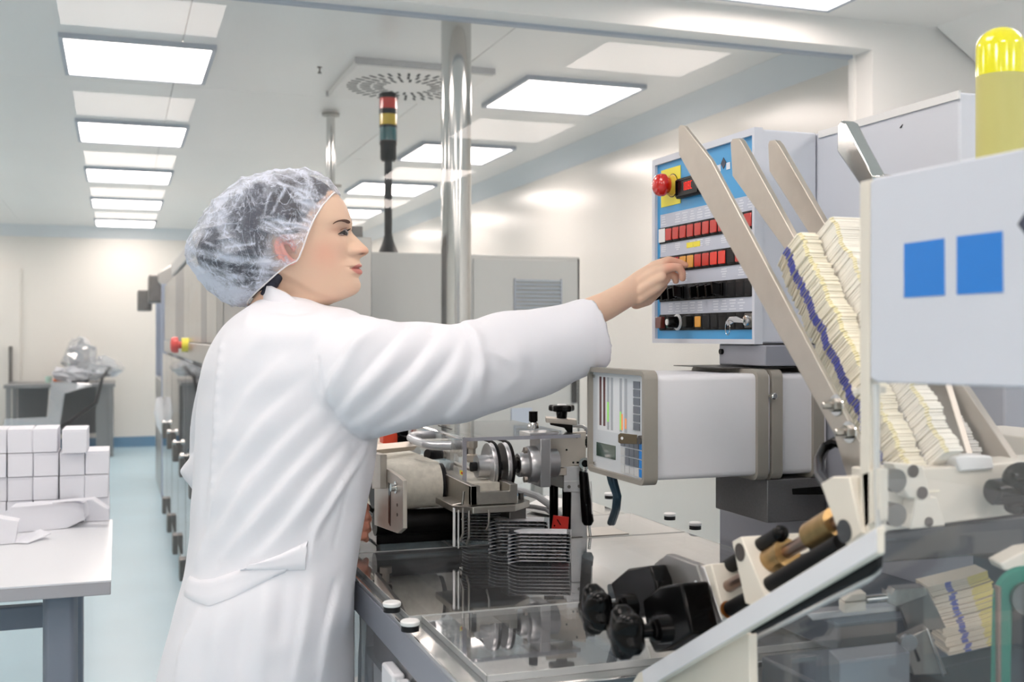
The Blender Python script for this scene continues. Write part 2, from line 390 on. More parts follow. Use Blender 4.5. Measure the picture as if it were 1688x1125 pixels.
build('stop_button', MB().lathe([(.018, .035), (.018, .05), (.04, .052), (.042, .07), (.036, .085), (.02, .09)], ep, (-1, 0, 0)), mat('salmon_red', (220, 70, 62), .35), es)
# wrapped fittings at the door side
for px, py, zz_ in ((262, 680, 8.2), (268, 700, 7.6)):
    c = P(px, py, zz_)
(build('film_wrapped_handle', MB().tube([P(262, 655, 8.4), P(266, 678, 8.4), P(272, 700, 8.4), P(270, 716, 8.4)], [.02, .055, .06, .02], 10), mat('white_film_wrap', (228, 230, 234), .4, bump=.5, bscale=60), t))

# second far machine with blue-grey uprights
t = thing('far_machine', 'pale machine with blue-grey uprights farther down the left aisle', 'machine', (.55, 10.3, 0))
build('housing', box(.44, .95, 9.6, 11.0, .95, 1.62), M_greybox, t, bevel=.01)
build('hopper_arm', MB().prism([(.32, 9.75, 1.84), (.55, 9.75, 2.0), (.68, 9.75, 2.0), (.68, 9.75, 1.62), (.5, 9.75, 1.62), (.32, 9.75, 1.76)], (0, .5, 0)), M_ssp, t, bevel=.01)
build('hopper', box(.25, .39, 9.8, 10.2, 1.60, 1.83), M_steeld, t, bevel=.01)
build('hopper', box(.17, .29, 10.3, 10.6, 1.54, 1.72), M_steeld, t, bevel=.01)
for yy in (9.5, 10.9): build('upright', box(.34, .42, yy, yy+.08, .0, 1.74), mat('upright_blue_grey', (160, 170, 190), .4), t, bevel=.004)
build('lower_body', box(.34, .95, 9.6, 11.0, .0, .95), M_ssp, t, bevel=.006)

# steel bench at the back wall
b0 = P(12, 632, 12.3); b1 = P(190, 632, 12.3); bh = b0.z
t = thing('steel_bench', 'stainless steel bench against the far back wall', 'bench', ((b0.x+b1.x)/2, 13.4, 0))
M_bench = mat('bench_steel', (128, 130, 132), .35, metal=.7)
build('top', box(b0.x, b1.x, 13.0, 13.9, bh-.04, bh), M_bench, t, bevel=.004)
for xx in (b0.x+.02, b1.x-.07):
    for yy in (13.02, 13.82): build('leg', box(xx, xx+.05, yy, yy+.05, 0, bh-.04), M_bench, t, bevel=.003)
build('end_panel', box(b1.x-.20, b1.x-.07, 13.08, 13.8, .05, bh-.04), M_bench, t)
build('back_panel', box(b0.x+.08, b1.x-.08, 13.78, 13.80, .2, bh-.04), mat('bench_back', (92, 98, 104), .5), t)
build('shelf', box(b0.x+.08, b1.x-.3, 13.05, 13.75, .28, .30), M_bench, t)
# wrapped device on the bench
c = P(135, 630, 12.6); t = thing('wrapped_device', 'machine part wrapped in crumpled clear film on the steel bench', 'equipment', (c.x, c.y, bh))
def crumple(mb, amp, sd):
    r = np.random.default_rng(sd); mb.v = [tuple(np.array(v)+r.normal(0, amp, 3)) for v in mb.v]; return mb
build('upright_box', box(c.x-.13, c.x+.08, c.y-.1, c.y+.1, bh, bh+.40), mat('device_grey', (120, 124, 132), .5), t, bevel=.02)
def blob(o, r, s3, sd, amp=.02): return crumple(MB().sphere(o, r, 14, 9, s3), amp, sd)
build('film_wrap', blob((c.x-.02, c.y, bh+.26), .19, (.95, .9, 1.2), 3), G_film, t, smooth=False)
build('film_wrap', blob((c.x+.17, c.y-.1, bh+.15), .22, (1.2, .8, .5), 4), G_film, t, smooth=False)
build('film_wrap', blob((c.x-.1, c.y-.22, bh+.10), .15, (1.4, .5, .5), 5), mat('film_white', (214, 218, 226), .3, alpha=.75), t, smooth=False)
tag(build('drain_hose', MB().tube([(c.x+.3, c.y, bh+.16), (c.x+.22, c.y-.50, bh+.06), (c.x+.16, c.y-.56, bh-.2), (c.x-.1, c.y-.56, bh-.4), (c.x-.5, c.y-.56, bh-.6)], .018, 8), M_blackm), 'black hose hanging from the wrapped device across the bench front', 'hose')
tag(build('film_sheet', crumple(MB().prism([(c.x-.75, 12.93, bh-.48), (c.x-.2, 12.93, bh-.45), (c.x-.15, 12.93, bh-.1), (c.x+.1, 12.93, bh-.02), (c.x+.1, 12.98, bh+.01), (c.x-.3, 12.98, bh+.01), (c.x-.32, 12.93, bh-.35), (c.x-.75, 12.93, bh-.36)], (0, .03, 0)), .01, 8), G_film, smooth=False), 'clear film sheet hanging over the front of the steel bench', 'film')
c = P(99, 628, 12.5)
tag(build('orange_tool', MB().tube([(c.x-.07, c.y, bh+.02), (c.x-.02, c.y, bh+.035), (c.x+.07, c.y, bh+.035)], [.015, .025, .02], 10), mat('orange_plastic', (240, 110, 40), .4)), 'small orange plastic tool lying on the steel bench', 'tool')
tag(build('pale_green_cup', MB().lathe([(.03, 0), (.035, .07), (.03, .07)], (c.x-.12, c.y, bh)), mat('mint', (190, 226, 214), .4)), 'pale green cup beside the orange tool on the bench', 'cup')

# ================================================================ white table with cartons
TH_ = .75
fr = H(183, 957, TH_); TX = fr.x; TF = fr.y
t = thing('white_table', 'white laminate table with grey edge and a slate-grey leg', 'table', (TX-.9, TF+.5, 0))
build('tabletop', box(TX-1.8, TX, TF, TF+.92, TH_-.004, TH_), M_tabletop, t, smooth=False)
build('edge_band', box(TX-1.8, TX-.0005, TF+.0005, TF+.9195, TH_-.034, TH_-.004), M_tableedge, t, bevel=.002)
for xx in (TX-.115, TX-1.6):
    lg = MB().prism([(xx-.028, TF+.08, 0), (xx+.028, TF+.08, 0), (xx+.038, TF+.10, 0), (xx+.038, TF+.16, 0), (xx-.038, TF+.16, 0), (xx-.038, TF+.10, 0)], (0, 0, TH_-.034))
    build('leg', lg, M_leg, t, bevel=.006)
    build('foot', box(xx-.035, xx+.035, TF+.05, TF+.85, 0.0, .04), M_leg, t, bevel=.008)
    build('leg', box(xx-.035, xx+.035, TF+.72, TF+.80, .04, TH_-.034), M_leg, t, bevel=.006)
build('crossbar', box(TX-1.6, TX-.115, TF+.42, TF+.46, .55, .61), M_leg, t, bevel=.004)
# cartons: the face toward us shows at f0
f0 = 3.40
pr = H(160, 860, TH_); f0 = pr.y
x_r = G(181, 860, f0).x; S_ = (G(181, 860, f0).x-G(139, 860, f0).x)-.001
def carton(x, y, z, label, dy=.26, rz=0.0, s=S_):
    t = thing('carton', label, 'carton', (x+s/2, y+dy/2, z), 'white cartons stacked on the white table')
    R = Matrix.Rotation(rz, 3, 'Z'); e = .0012; c0 = Vector((x+s/2, y+dy/2, z))
    b = MB().box(-s/2+e, s/2-e, -dy/2+e, dy/2-e, 0, s-.0015, R=R, o=c0)
    build('box_body', b, M_carton, t, bevel=.0015, seg=1)
    f = MB().box(-s/2+.003, s/2-.003, -dy/2-.0006, -dy/2+.001, .0005, s-.008, R=R, o=c0)
    build('end_flap', f, M_carton, t, bevel=.0008, seg=1)
    return t
rows = ['bottom', 'second', 'third', 'top']; cols = ['rightmost', 'second', 'third', 'fourth', 'fifth', 'sixth', 'seventh']
for c_ in range(7):
    for r_ in range(4 if c_ else 3):
        jit = rng.normal(0, .003); fw = -.0
        if c_ == 1 and r_ == 3: fw = -.05; jit = .018
        if c_ == 0 and r_ == 2: fw = -.01
        col_ = 'rightmost column' if c_ == 0 else f'{cols[c_]} column from the right'
        carton(x_r-S_*(c_+1)+jit*.6-(.006 if c_ == 0 else 0)*0, f0+fw+rng.normal(0, .006), TH_+.0005+S_*r_, f'white carton, {rows[r_] if c_ else ["bottom","second","topmost"][r_]} of the {col_} of the stack', dy=.16, rz=rng.normal(0, .012))
# flat open cartons in front
t = thing('open_carton', 'empty white carton lying open on its side before the stack', 'carton', H(80, 890, TH_))
a = H(22, 880, TH_); b = H(110, 872, TH_); hz = TH_+.077
bb = MB().prism([(a.x, a.y, TH_+.001), (b.x, b.y, TH_+.001), (b.x+.05, b.y+.03, TH_+.02), (b.x+.045, b.y+.03, hz-.01), (b.x+.02, b.y, hz), (a.x-.01, a.y, hz-.002)], (.01, .09, 0))
build('box_body', bb, M_carton, t, bevel=.001, seg=1)
build('open_flap', MB().prism([(b.x-.04, b.y, hz), (b.x+.07, b.y-.012, hz+.006), (b.x+.11, b.y-.02, hz-.025), (b.x+.115, b.y-.02, hz-.023), (b.x+.073, b.y-.011, hz+.008), (b.x-.04, b.y, hz+.002)], (.005, .05, 0)), M_carton, t)
build('side_flap', MB().prism([(a.x-.012, a.y, hz-.004), (a.x-.012, a.y, TH_+.02), (a.x-.04, a.y+.02, TH_+.015), (a.x-.04, a.y+.02, hz-.03)], (0, .0015, 0)), M_carton, t)
t = thing('open_carton', 'torn-open white carton at the left edge with its flap spread flat', 'carton', H(10, 898, TH_))
a = H(-60, 905, TH_); b = H(24, 897, TH_)
build('box_body', MB().prism([(a.x, a.y, TH_+.001), (b.x, b.y, TH_+.001), (b.x+.01, b.y, TH_+.06), (b.x-.06, b.y, TH_+.078), (a.x, a.y, TH_+.075)], (.0, .06, 0)), M_carton, t, bevel=.001, seg=1)
build('open_flap', MB().prism([(b.x, b.y, TH_+.002), (b.x+.035, b.y-.02, TH_+.002), (b.x+.09, b.y+.05, TH_+.014), (b.x+.06, b.y+.08, TH_+.022), (b.x+.0, b.y+.05, TH_+.006)], (0, 0, .0015)), M_carton, t)

# ================================================================ main machine: table and body
TB = .91
sL, sR = .385, 1.118
t = thing('machine_table', 'machine table with polished rim and clear acrylic covers in front of the woman', 'machine', (.75, 1.8, 0))
f = MB(); y0, y1 = 1.24, 2.72
f.box(sL, sL+.055, y0, y1, TB-.012, TB-.004); f.box(sR-.055, sR, y0, y1, TB-.012, TB-.004)
f.box(sL+.055, sR-.055, 2.36, y1, TB-.012, TB-.004); f.box(sL+.055, sR-.055, y0, y0+.05, TB-.012, TB-.004)
build('rim_plate', f, M_chrome, t, bevel=.0015)
build('side_rail', box(sL, sL+.02, y0, y1, TB-.062, TB-.0125), mat('anodised_grey', (150, 154, 164), .35, metal=.6), t, bevel=.002)
build('side_rail', box(sR-.02, sR, y0, y1, TB-.062, TB-.0125), mat('anodised_grey', (0, 0, 0)), t, bevel=.002)
for nm, (a0, a1, b0_, b1_) in dict(p1=(sL+.012, .607, 2.072, 2.33), p2=(.611, sR-.01, 2.072, 2.33), p3=(sL+.012, sR-.01, 1.578, 2.068), p4=(sL+.03, sR-.01, 1.27, 1.574)).items():
    c_ = build('acrylic_cover', box(a0, a1, b0_, b1_, TB-.0035, TB+.0045), G_top, t, smooth=False)
    ed = MB(); e = .0015
    ed.box(a0, a1, b0_, b0_+e, TB-.0035, TB+.005); ed.box(a0, a1, b1_-e, b1_, TB-.0035, TB+.005); ed.box(a0, a0+e, b0_, b1_, TB-.0035, TB+.005); ed.box(a1-e, a1, b0_, b1_, TB-.0035, TB+.005)
    build('cover_edge', ed, G_edgel, c_, smooth=False)
for px, py in ((646, 1010), (676, 1042), (1104, 857), (1146, 873), (1005, 822)):
    o = H(px, py+3, TB); o.z = TB+.004
    c_ = build('thumb_nut', MB().lathe([(.0125, .008), (.0135, .0095), (.0135, .013), (.012, .0145)], o), M_white, t)
    build('nut_seal', MB().lathe([(.0125, 0), (.0125, .008)], o), M_blackm, c_)
build('lower_deck', box(sL+.03, sR-.03, y0+.02, 2.70, .76, .772), mat('deck_steel', (150, 150, 156), .25, metal=.8, noise=.3, nscale=6), t, smooth=False)
build('inner_beam', box(sL+.10, sL+.16, 1.3, 2.3, .772, .86), M_steeld, t, bevel=.003)
build('inner_beam', box(.66, .90, 1.62, 2.30, .772, .84), M_blackm, t, bevel=.004)
build('inner_plate', box(.50, .64, 1.60, 2.02, .80, .815), M_alu, t, bevel=.003)
build('inner_block', box(.56, .66, 1.40, 1.54, .772, .87), M_steel, t, bevel=.004)
build('inner_block', box(.74, .98, 1.30, 1.50, .772, .83), M_alu, t, bevel=.004)
build('inner_block', box(.46, .52, 1.30, 1.40, .772, .80), M_white, t, bevel=.004)
build('inner_shaft', MB().cyl((.52, 1.56, .85), (1.05, 1.56, .85), .012), M_chrome, t)
build('inner_shaft', MB().cyl((.55, 1.85, .85), (1.0, 1.85, .85), .010), M_chrome, t)
for yy in (1.52, 1.80):
    build('inner_pulley', MB().lathe([(.04, 0), (.044, .004), (.038, .009), (.044, .014), (.04, .018)], (.72, yy, .83), (1, 0, 0)), M_alu, t)
for x in (sL+.003, sR-.043):
    for yy in (1.25, 1.95, 2.66): build('frame_post', box(x, x+.04, yy, yy+.04, .06, TB-.063), M_alu, t, bevel=.003)
for yy in (1.29, 1.99):
    w_ = .66
    d = build('clear_side_door', box(sL+.006, sL+.012, yy+.003, yy+w_-.006, .10, TB-.066), G_acr, t, smooth=False)
    build('door_catch', box(sL-.014, sL+.005, yy+.20, yy+.26, TB-.115, TB-.075), M_greybox, d, bevel=.004)
    build('door_catch', box(sL-.014, sL+.005, yy+.28, yy+.35, TB-.115, TB-.075), M_greybox, d, bevel=.004)
build('drive_cabinet', box(sL+.16, sR-.06, 1.3, 2.6, .08, .755), mat('drive_grey', (120, 124, 134), .4), t, bevel=.006)
for yy in (1.35, 1.7, 2.05):
    build('drive_module', box(sL+.09, sL+.155, yy, yy+.2, .40, .70), M_greybox, t, bevel=.006)
build('base', box(sL, sR, 1.25, 2.7, .03, .06), M_steeld, t, smooth=False)
for x in (sL+.06, sR-.06):
    for yy in (1.35, 2.6): build('foot', MB().lathe([(.03, 0), (.03, .01), (.01, .014), (.01, .03)], (x, yy, 0)), M_blackm, t)

# ---------------- blister packs
def blister_stack(o, n, label, grp, L=.118, W=.05, pitch=.0062, rz=0.0, clip=None):
    me0 = None
    R = Matrix.Rotation(rz, 3, 'Z')
    NX, NY = 14, 10
    foil = MB(); ins = []
    def hgt(u, v): # curl at ends
        x = u*2-1; y = v*2-1
        return -.010*max(0, -x-.55)**1.5*1.6+.0035*(1-y*y)*.0-.0035*max(0, abs(x)-.8)
    bot = []; top = []
    for k, dz in ((0, 0), (1, .0003)):
        for i in range(NX+1):
            for j in range(NY+1):
                u = i/NX; v = j/NY
                (bot if k == 0 else top).append((-L/2+L*u, -W/2+W*v, hgt(u, v)+dz+.0045+.003*math.sin(v*math.pi)*(1-u)**2))
    vs = bot+top; off = len(bot); fs = []
    I = lambda i, j: i*(NY+1)+j
    for i in range(NX):
        for j in range(NY):
            fs.append((I(i, j), I(i, j+1), I(i+1, j+1), I(i+1, j))); fs.append((off+I(i, j), off+I(i+1, j), off+I(i+1, j+1), off+I(i, j+1)))
    for i in range(NX):
        fs.append((I(i, 0), I(i+1, 0), off+I(i+1, 0), off+I(i, 0))); fs.append((I(i, NY), off+I(i, NY), off+I(i+1, NY), I(i+1, NY)))
    for j in range(NY):
        fs.append((I(0, j), off+I(0, j), off+I(0, j+1), I(0, j+1))); fs.append((I(NX, j), I(NX, j+1), off+I(NX, j+1), off+I(NX, j)))
    foil.add(vs, fs)
    cav = MB(); hl = MB()
    for i in range(6):
        for j in range(2):
            cx_ = -L/2+L*(i+.6)/6.2; cy_ = (-.5+j)*W*.46
            prof = [(.0094, .0044), (.0090, .0015), (.007, .0003), (0, 0)]
            cav.lathe(prof[::-1], (cx_, cy_, 0), n=10)
    film = MB().box(-L/2+.001, L/2-.001, -W/2+.0006, W/2-.0006, .0036, .0046)
    proto = None
    for k in range(n):
        zz_ = o[2]+k*pitch; jx = rng.normal(0, .0008); jy = rng.normal(0, .0006)
        if proto is None:
            th = thing('blister_pack', label, 'blister pack', (o[0], o[1], zz_), grp)
            def tr(mb):
                q = MB(); q.v = [tuple(R @ Vector(v)+Vector((o[0], o[1], zz_))) for v in mb.v]; q.f = mb.f; q.m = mb.m; return q
            build('foil', tr(foil), M_foil, th); build('cavity_row', tr(cav), M_blister, th); build('film', tr(film), M_bead, th, smooth=False)
            proto = th
        else:
            last = copy_tree(proto, (jx, jy, k*pitch))
            if k == n-1:
                proto = (proto, last)
                mk = MB()
                for (u_, v_, w_) in ((-.38, -.30, .16), (-.05, -.34, .20), (.30, -.28, .18), (-.28, .18, .22), (.12, .14, .24), (-.08, -.08, .12), (.36, .2, .12)):
                    for q5 in range(5):
                        mk.box(L*(u_+w_*q5/5*.5), L*(u_+w_*(q5+.6)/5*.5), W*v_-.0009, W*v_+.0009, .0051, .00535)
                qq = MB(); qq.v = [tuple(R @ Vector(v)+last.location) for v in mk.v]; qq.f = mk.f; qq.m = mk.m
                last['org'] = tuple(last.location); build('foil_print', qq, M_lampframe, last, smooth=False)
    return proto
fs_ = H(832, 935, TB); rzb = -TH
def at_stack(px, py, w_, d_):  # left-front corner at the pixel, laid parallel to the picture's lower edge
    p = H(px, py, TB); return Vector((p.x, p.y, TB+.005))+RT*w_/2+FW*d_/2
L_ = .112
o = at_stack(838, 935, L_, .05)
pz = blister_stack(o, 9, 'blister pack between the top and bottom of the nearer stack', 'blister packs in the nearer stack', L=L_, rz=rzb-.06)
pz[1]['label'] = 'topmost blister pack of the nearer stack, silver foil side up'; pz[1]['group'] = 'blister packs in the nearer stack'
o = at_stack(806, 918, L_, .05)
pz = blister_stack(o, 10, 'blister pack under the top one of the farther stack', 'blister packs in the farther stack', L=L_, rz=rzb-.06)
pz[1]['label'] = 'topmost blister pack of the farther stack, beside the red tag'
o = at_stack(766, 898, .075, .05)
pz = blister_stack(o, 17, 'blister pack held in the steel guide magazine under the pulleys', 'blister packs in the guide magazine', L=.085, rz=rzb-.04)
# ================================================================ conveyor unit on the table
t = thing('conveyor_unit', 'small belt conveyor with steel side plates, pulleys and clear hood on the machine table', 'conveyor', (.65, 2.3, TB-.004))
# left side plate (s plane)
sp = .50
def QP(pts, s): return [Q(a, b, s) for a, b in pts]
build('side_plate', MB().prism(QP([(617, 765), (628, 768), (655, 785), (664, 793), (664, 872), (655, 880), (617, 866)], .462), (.008, 0, 0)), M_steelw, t, bevel=.001)
build('plate_slot', MB().prism(QP([(640, 796), (643, 800), (643, 868), (640, 862)], .461), (-.0, 0, 0)*1 if False else (.002, 0, 0)), M_black, t)
for px, py in ((653, 804), ):
    p = Q(px, py, .462); build('bolt', MB().lathe([(.011, 0), (.011, .002), (.007, .002), (.007, .010)], p, (-1, 0, 0), n=12), M_chrome, t)
for py in (833, 849): build('bolt_hole', MB().lathe([(.003, 0), (.003, .0008)], Q(655, py, .462), (-1, 0, 0), n=10), M_black, t)
# upright bracket and cross bar in front left
a = Q(612, 745, .44)
build('bracket_post', MB().prism(QP([(613, 746), (627, 750), (627, 806), (613, 806)], .45), (.012, 0, 0)), M_steelw, t, bevel=.001)
build('cross_bar', MB().tube([P(612, 742, 2.25), P(682, 735, 2.38)], .010, 4), M_steelw, t, smooth=False)
build('clamp_nut', MB().lathe([(.012, 0), (.012, .012), (.007, .012), (.007, .03), (.013, .03), (.013, .042)], P(636, 868, 2.16), (0, 0, 1), n=8), M_steelw, t, smooth=False)
build('clamp_head', box(-.014, .014, -.012, .012, 0, .02, o=P(633, 842, 2.15)), M_black, t, bevel=.003)
# belt: wraps a roller across S
rc = P(690, 800, 2.21); r = .045
x0 = .478; x1 = .598; yb = rc.y; zb = rc.z
prof = []
for i in range(13):
    a = math.pi*(.5+i/12*1.0); prof.append((yb+r*math.cos(a), zb+r*math.sin(a)))
pts = [(x0, yb+.9, zb+r)]+[(x0, y_, z_) for y_, z_ in prof]+[(x0, yb+.9, zb-r)]
inner = [(x0, yb+.9, zb-r+.003)]+[(x0, rc.y+(y_-rc.y)*.93, rc.z+(z_-rc.z)*.93) for y_, z_ in prof[::-1]]+[(x0, yb+.9, zb+r-.003)]
mb = MB(); n = len(pts)
ring = pts+inner
vs = [Vector(p) for p in ring]+[Vector(p)+Vector((x1-x0, 0, 0)) for p in ring]; m_ = len(ring)
fs = [(i, (i+1) % m_, m_+(i+1) % m_, m_+i) for i in range(m_)]
for i in range(n-1): fs.append((i, m_-1-i, m_-2-i, i+1)); fs.append((m_+i, m_+i+1, 2*m_-2-i, 2*m_-1-i))
mb.add(vs, fs); build('belt', mb, M_belt, t)
build('roller', MB().cyl((x0-.01, rc.y, rc.z), (x1+.01, rc.y, rc.z), r*.92, 32), M_blackm, t)
build('under_box', box(x0-.004, x1+.05, yb-.01, yb+.5, TB+.005, zb-r-.012), M_black, t, bevel=.003)
build('under_roller', MB().cyl((x0-.006, rc.y+.0, TB+.045), (x1+.04, rc.y, TB+.045), .024, 20), M_rubber, t)
# main channel on s .60-.64, running away
sc_ = .605
build('channel_side', MB().prism(QP([(642, 737), (664, 746), (712, 772), (776, 802), (776, 834), (740, 822), (702, 795), (664, 762), (642, 752)], sc_), (.012, 0, 0)), M_steel, t, bevel=.001)
build('channel_post', MB().prism(QP([(657, 735), (664, 735), (664, 762), (657, 762)], sc_-.01), (.02, 0, 0)), M_steelw, t, bevel=.001)
eA = Q(776, 802, sc_); fy = eA.y
build('channel_end', MB().prism([(sc_, fy, eA.z-.035), (sc_, fy, eA.z), (sc_+.018, fy, eA.z), (sc_+.018, fy, eA.z-.012), (sc_+.075, fy, eA.z-.012), (sc_+.075, fy, eA.z), (sc_+.09, fy, eA.z), (sc_+.09, fy, eA.z-.035)], (0, .012, 0)), M_steel, t, bevel=.0008)
build('channel_side', box(sc_+.078, sc_+.09, fy+.0125, fy+.5, eA.z-.035, eA.z), M_steel, t, bevel=.001)
build('channel_floor', box(sc_+.013, sc_+.077, fy+.013, fy+.5, eA.z-.030, eA.z-.022), M_steeld, t, smooth=False)
build('inner_belt', box(sc_+.015, sc_+.076, fy+.06, fy+.6, eA.z-.02, eA.z-.004), M_belt, t, smooth=False)
fl = MB().prism([(sc_-.03, fy+.02, eA.z-.048), (sc_, fy-.015, eA.z-.048), (sc_+.08, fy-.015, eA.z-.048), (sc_+.125, fy+.03, eA.z-.048), (sc_+.125, fy+.13, eA.z-.048), (sc_-.03, fy+.13, eA.z-.048)], (0, 0, .012))
build('base_flange', fl, M_steel, t, bevel=.001)
build('support_post', box(sc_+.088, sc_+.122, fy+.04, fy+.09, TB+.005, eA.z-.049), M_steeld, t, bevel=.002)
for dx in (.095, .115): build('bolt', MB().lathe([(.006, 0), (.006, .012)], (sc_+dx, fy+.05, eA.z-.036), n=6), M_steeld, t, smooth=False)
# guide rods of the magazine (bent steel)
gb = MB().prism([P(751, 838, 2.04), P(746, 838, 2.04), P(746, 902, 2.04), P(751, 902, 2.04)], FW*.012)
build('guide_strip', gb, mat('bright_alu', (214, 214, 216), .3, metal=.7), t, bevel=.001)
gb = MB().prism([P(757, 842, 2.03), P(754, 842, 2.03), P(754, 905, 2.03), P(757, 905, 2.03)], FW*.012)
build('guide_strip', gb, mat('bright_alu', (0, 0, 0)), t, bevel=.001)
build('guide_hook', MB().tube([P(746, 842, 2.06), P(748, 834, 2.05), P(762, 831, 2.04), P(764, 810, 2.04)], .003, 8), M_steel, t)
for px, a_, b_ in ((763, 838, 880), (773, 842, 886), (806, 842, 862)):
    build('guide_rod', MB().tube([P(px, a_, 2.02), P(px, b_, 2.02), P(px-4, b_+12, 2.03)], .0022, 8), M_steel, t)
# axle with pulleys
ax = P(800, 769, 2.16); pr_ = .045
def disc(x, w_, r_): return MB().lathe([(r_*.2, 0), (r_*.98, 0), (r_, w_*.2), (r_*.93, w_*.5), (r_, w_*.8), (r_*.98, w_), (r_*.2, w_)], (x, ax.y, ax.z), (1, 0, 0), n=40)
# real x of pulleys from their pixels
def px2x(px, y_): return G(px, 769, y_).x
xs_ = [px2x(803, ax.y), px2x(826, ax.y)]
for x in xs_:
    p_ = build('pulley', disc(x, .010, pr_), M_alu, t)
    build('drive_cord', MB().lathe([(pr_*.96, .0085), (pr_*1.05, .0085), (pr_*1.05, .0135), (pr_*.96, .0135)], (x, ax.y, ax.z), (1, 0, 0), n=40), M_rubber, p_)
    ud = FW*0+Vector((0, 1, 0))
    for sg in (1, -1):
        a_ = Vector((x+.011, ax.y, ax.z+sg*pr_*1.02)); build('cord_run', MB().tube([a_, a_+Vector((0, .42, .0))], .0026, 8), M_rubber, p_)
build('hub', MB().lathe([(.013, -.022), (.022, -.022), (.022, 0), (.013, 0)], (xs_[0], ax.y, ax.z), (1, 0, 0), n=30), M_alu, t)
build('axle', MB().cyl((px2x(776, ax.y), ax.y, ax.z), (px2x(850, ax.y), ax.y, ax.z), .009), M_blackm, t)
# bearing block to the right
xb = px2x(853, ax.y); az = ax.z
build('bearing', MB().lathe([(.012, 0), (.022, 0), (.024, .004), (.024, .016), (.034, .018), (.036, .022), (.036, .036)], (xb, ax.y, az), (1, 0, 0), n=36), M_alu, t)
build('bearing_bore', MB().lathe([(.016, -.001), (.016, .001)], (xb, ax.y, az), (1, 0, 0), n=30), M_black, t)
bl = build('bearing_block', box(xb+.036, xb+.058, ax.y-.03, ax.y+.03, az-.042, az+.052), M_alu, t, bevel=.002)
for dz in (.03, -.026): build('cap_screw', MB().lathe([(.006, 0), (.006, .006)], (xb+.012, ax.y-.02, az+dz), (-1, 0, 0), n=12), M_steelw, bl)
build('shaft_collar', MB().lathe([(.028, 0), (.028, .026)], (xb+.058, ax.y+.01, az), (1, 0, 0), n=30), M_alu, t)
build('top_foot', box(xb+.018, xb+.078, ax.y-.02, ax.y+.04, az+.052, az+.063), M_alu, t, bevel=.001)
# clear hood (bent sheet): top + left side
h0 = P(680, 706, 2.50); zt_ = P(776, 727, 2.12).z; A_ = P(767, 724, 2.12)
hx0 = A_.x; hy0 = A_.y; hy1 = hy0+.40; hx1 = G(925, 705, hy0+.1).x
hd = build('clear_hood', box(hx0, hx1, hy0, hy1, zt_, zt_+.005), G_acr, t, smooth=False)
hb = P(767, 800, 2.12).z
build('hood_side', box(hx0-.005, hx0, hy0, hy1, hb, zt_+.005), G_acr, hd, smooth=False)
build('hood_edge', MB().box(hx0-.006, hx0+.002, hy0-.003, hy0+.001, hb, zt_).box(hx0-.006, hx1, hy0-.003, hy0+.001, zt_-.001, zt_+.006), G_edge, hd, smooth=False)
build('hood_edge', MB().tube([(hx0-.002, hy0, zt_+.003), (hx0-.002, hy1, zt_+.003)], .004, 8), G_edge, hd)
build('hood_slot', box(hx0+.03, hx0+.033, hy0+.20, hy0+.30, zt_+.0052, zt_+.0058), M_blackm, hd, smooth=False)
for dx, dy in ((.06, .34), (.20, .05)): build('hood_screw', MB().lathe([(.009, 0), (.009, .002), (.005, .003)], (hx0+dx, hy0+dy, zt_+.005), n=16), M_steelw, hd)
# bent tube handle on the side of the hood
hz = P(700, 735, 2.2).z; hxh = hx0-.006
q = lambda px, py, z: P(px, py, z)
build('hood_handle', MB().tube([q(744, 735, 2.19), q(712, 735, 2.19), q(700, 733, 2.19), q(682, 726, 2.22), q(677, 722, 2.24), q(680, 719, 2.28), q(690, 718, 2.32), q(716, 717, 2.34)], .0085, 14), mat('satin_tube', (206, 208, 212), .3, metal=.5), hd)
build('back_pulley', MB().lathe([(.008, 0), (.042, 0), (.042, .008), (.008, .008)], P(733, 752, 2.34), (1, 0, 0), n=36), M_alu, t)
build('back_axle', MB().cyl(P(704, 749, 2.30), P(735, 752, 2.34), .010), M_blackm, t)
wl = P(762, 771, 2.13); build('warning_label', MB().prism([P(758, 775, 2.118), P(765, 778, 2.118), P(765, 786, 2.118), P(758, 782, 2.118)], FW*.0008), M_yellow, t, smooth=False)
build('label_mark', MB().prism([P(760, 778, 2.117), P(763, 779.5, 2.117), P(763, 783, 2.117), P(760, 781.5, 2.117)], FW*.0005), M_red, t, smooth=False)
build('fitting', MB().lathe([(.010, 0), (.012, .004), (.012, .014), (.008, .016), (.008, .026), (.012, .03), (.012, .045)], P(778, 762, 2.25), n=8), M_steelw, t, smooth=False)
build('sensor_eye', MB().lathe([(.018, 0), (.018, .02), (.010, .02), (.010, .03)], P(772, 739, 2.3), (-1, 0, 0)), M_steeld, t)
# red sensor at the far left
o = P(648, 734, 2.62)
build('red_sensor', box(-.028, .020, -.02, .02, 0, .05, o=o), mat('sensor_red', (196, 62, 36), .4), t, bevel=.003)
build('sensor_clip', box(.005, .032, -.022, .022, -.002, .053, o=o), M_black, t, bevel=.003)
build('sensor_cable', MB().tube([o+Vector((.0, 0, .05)), P(660, 720, 2.6), P(673, 722, 2.6), P(682, 712, 2.6), P(684, 700, 2.6)], .005, 8), M_black, t)

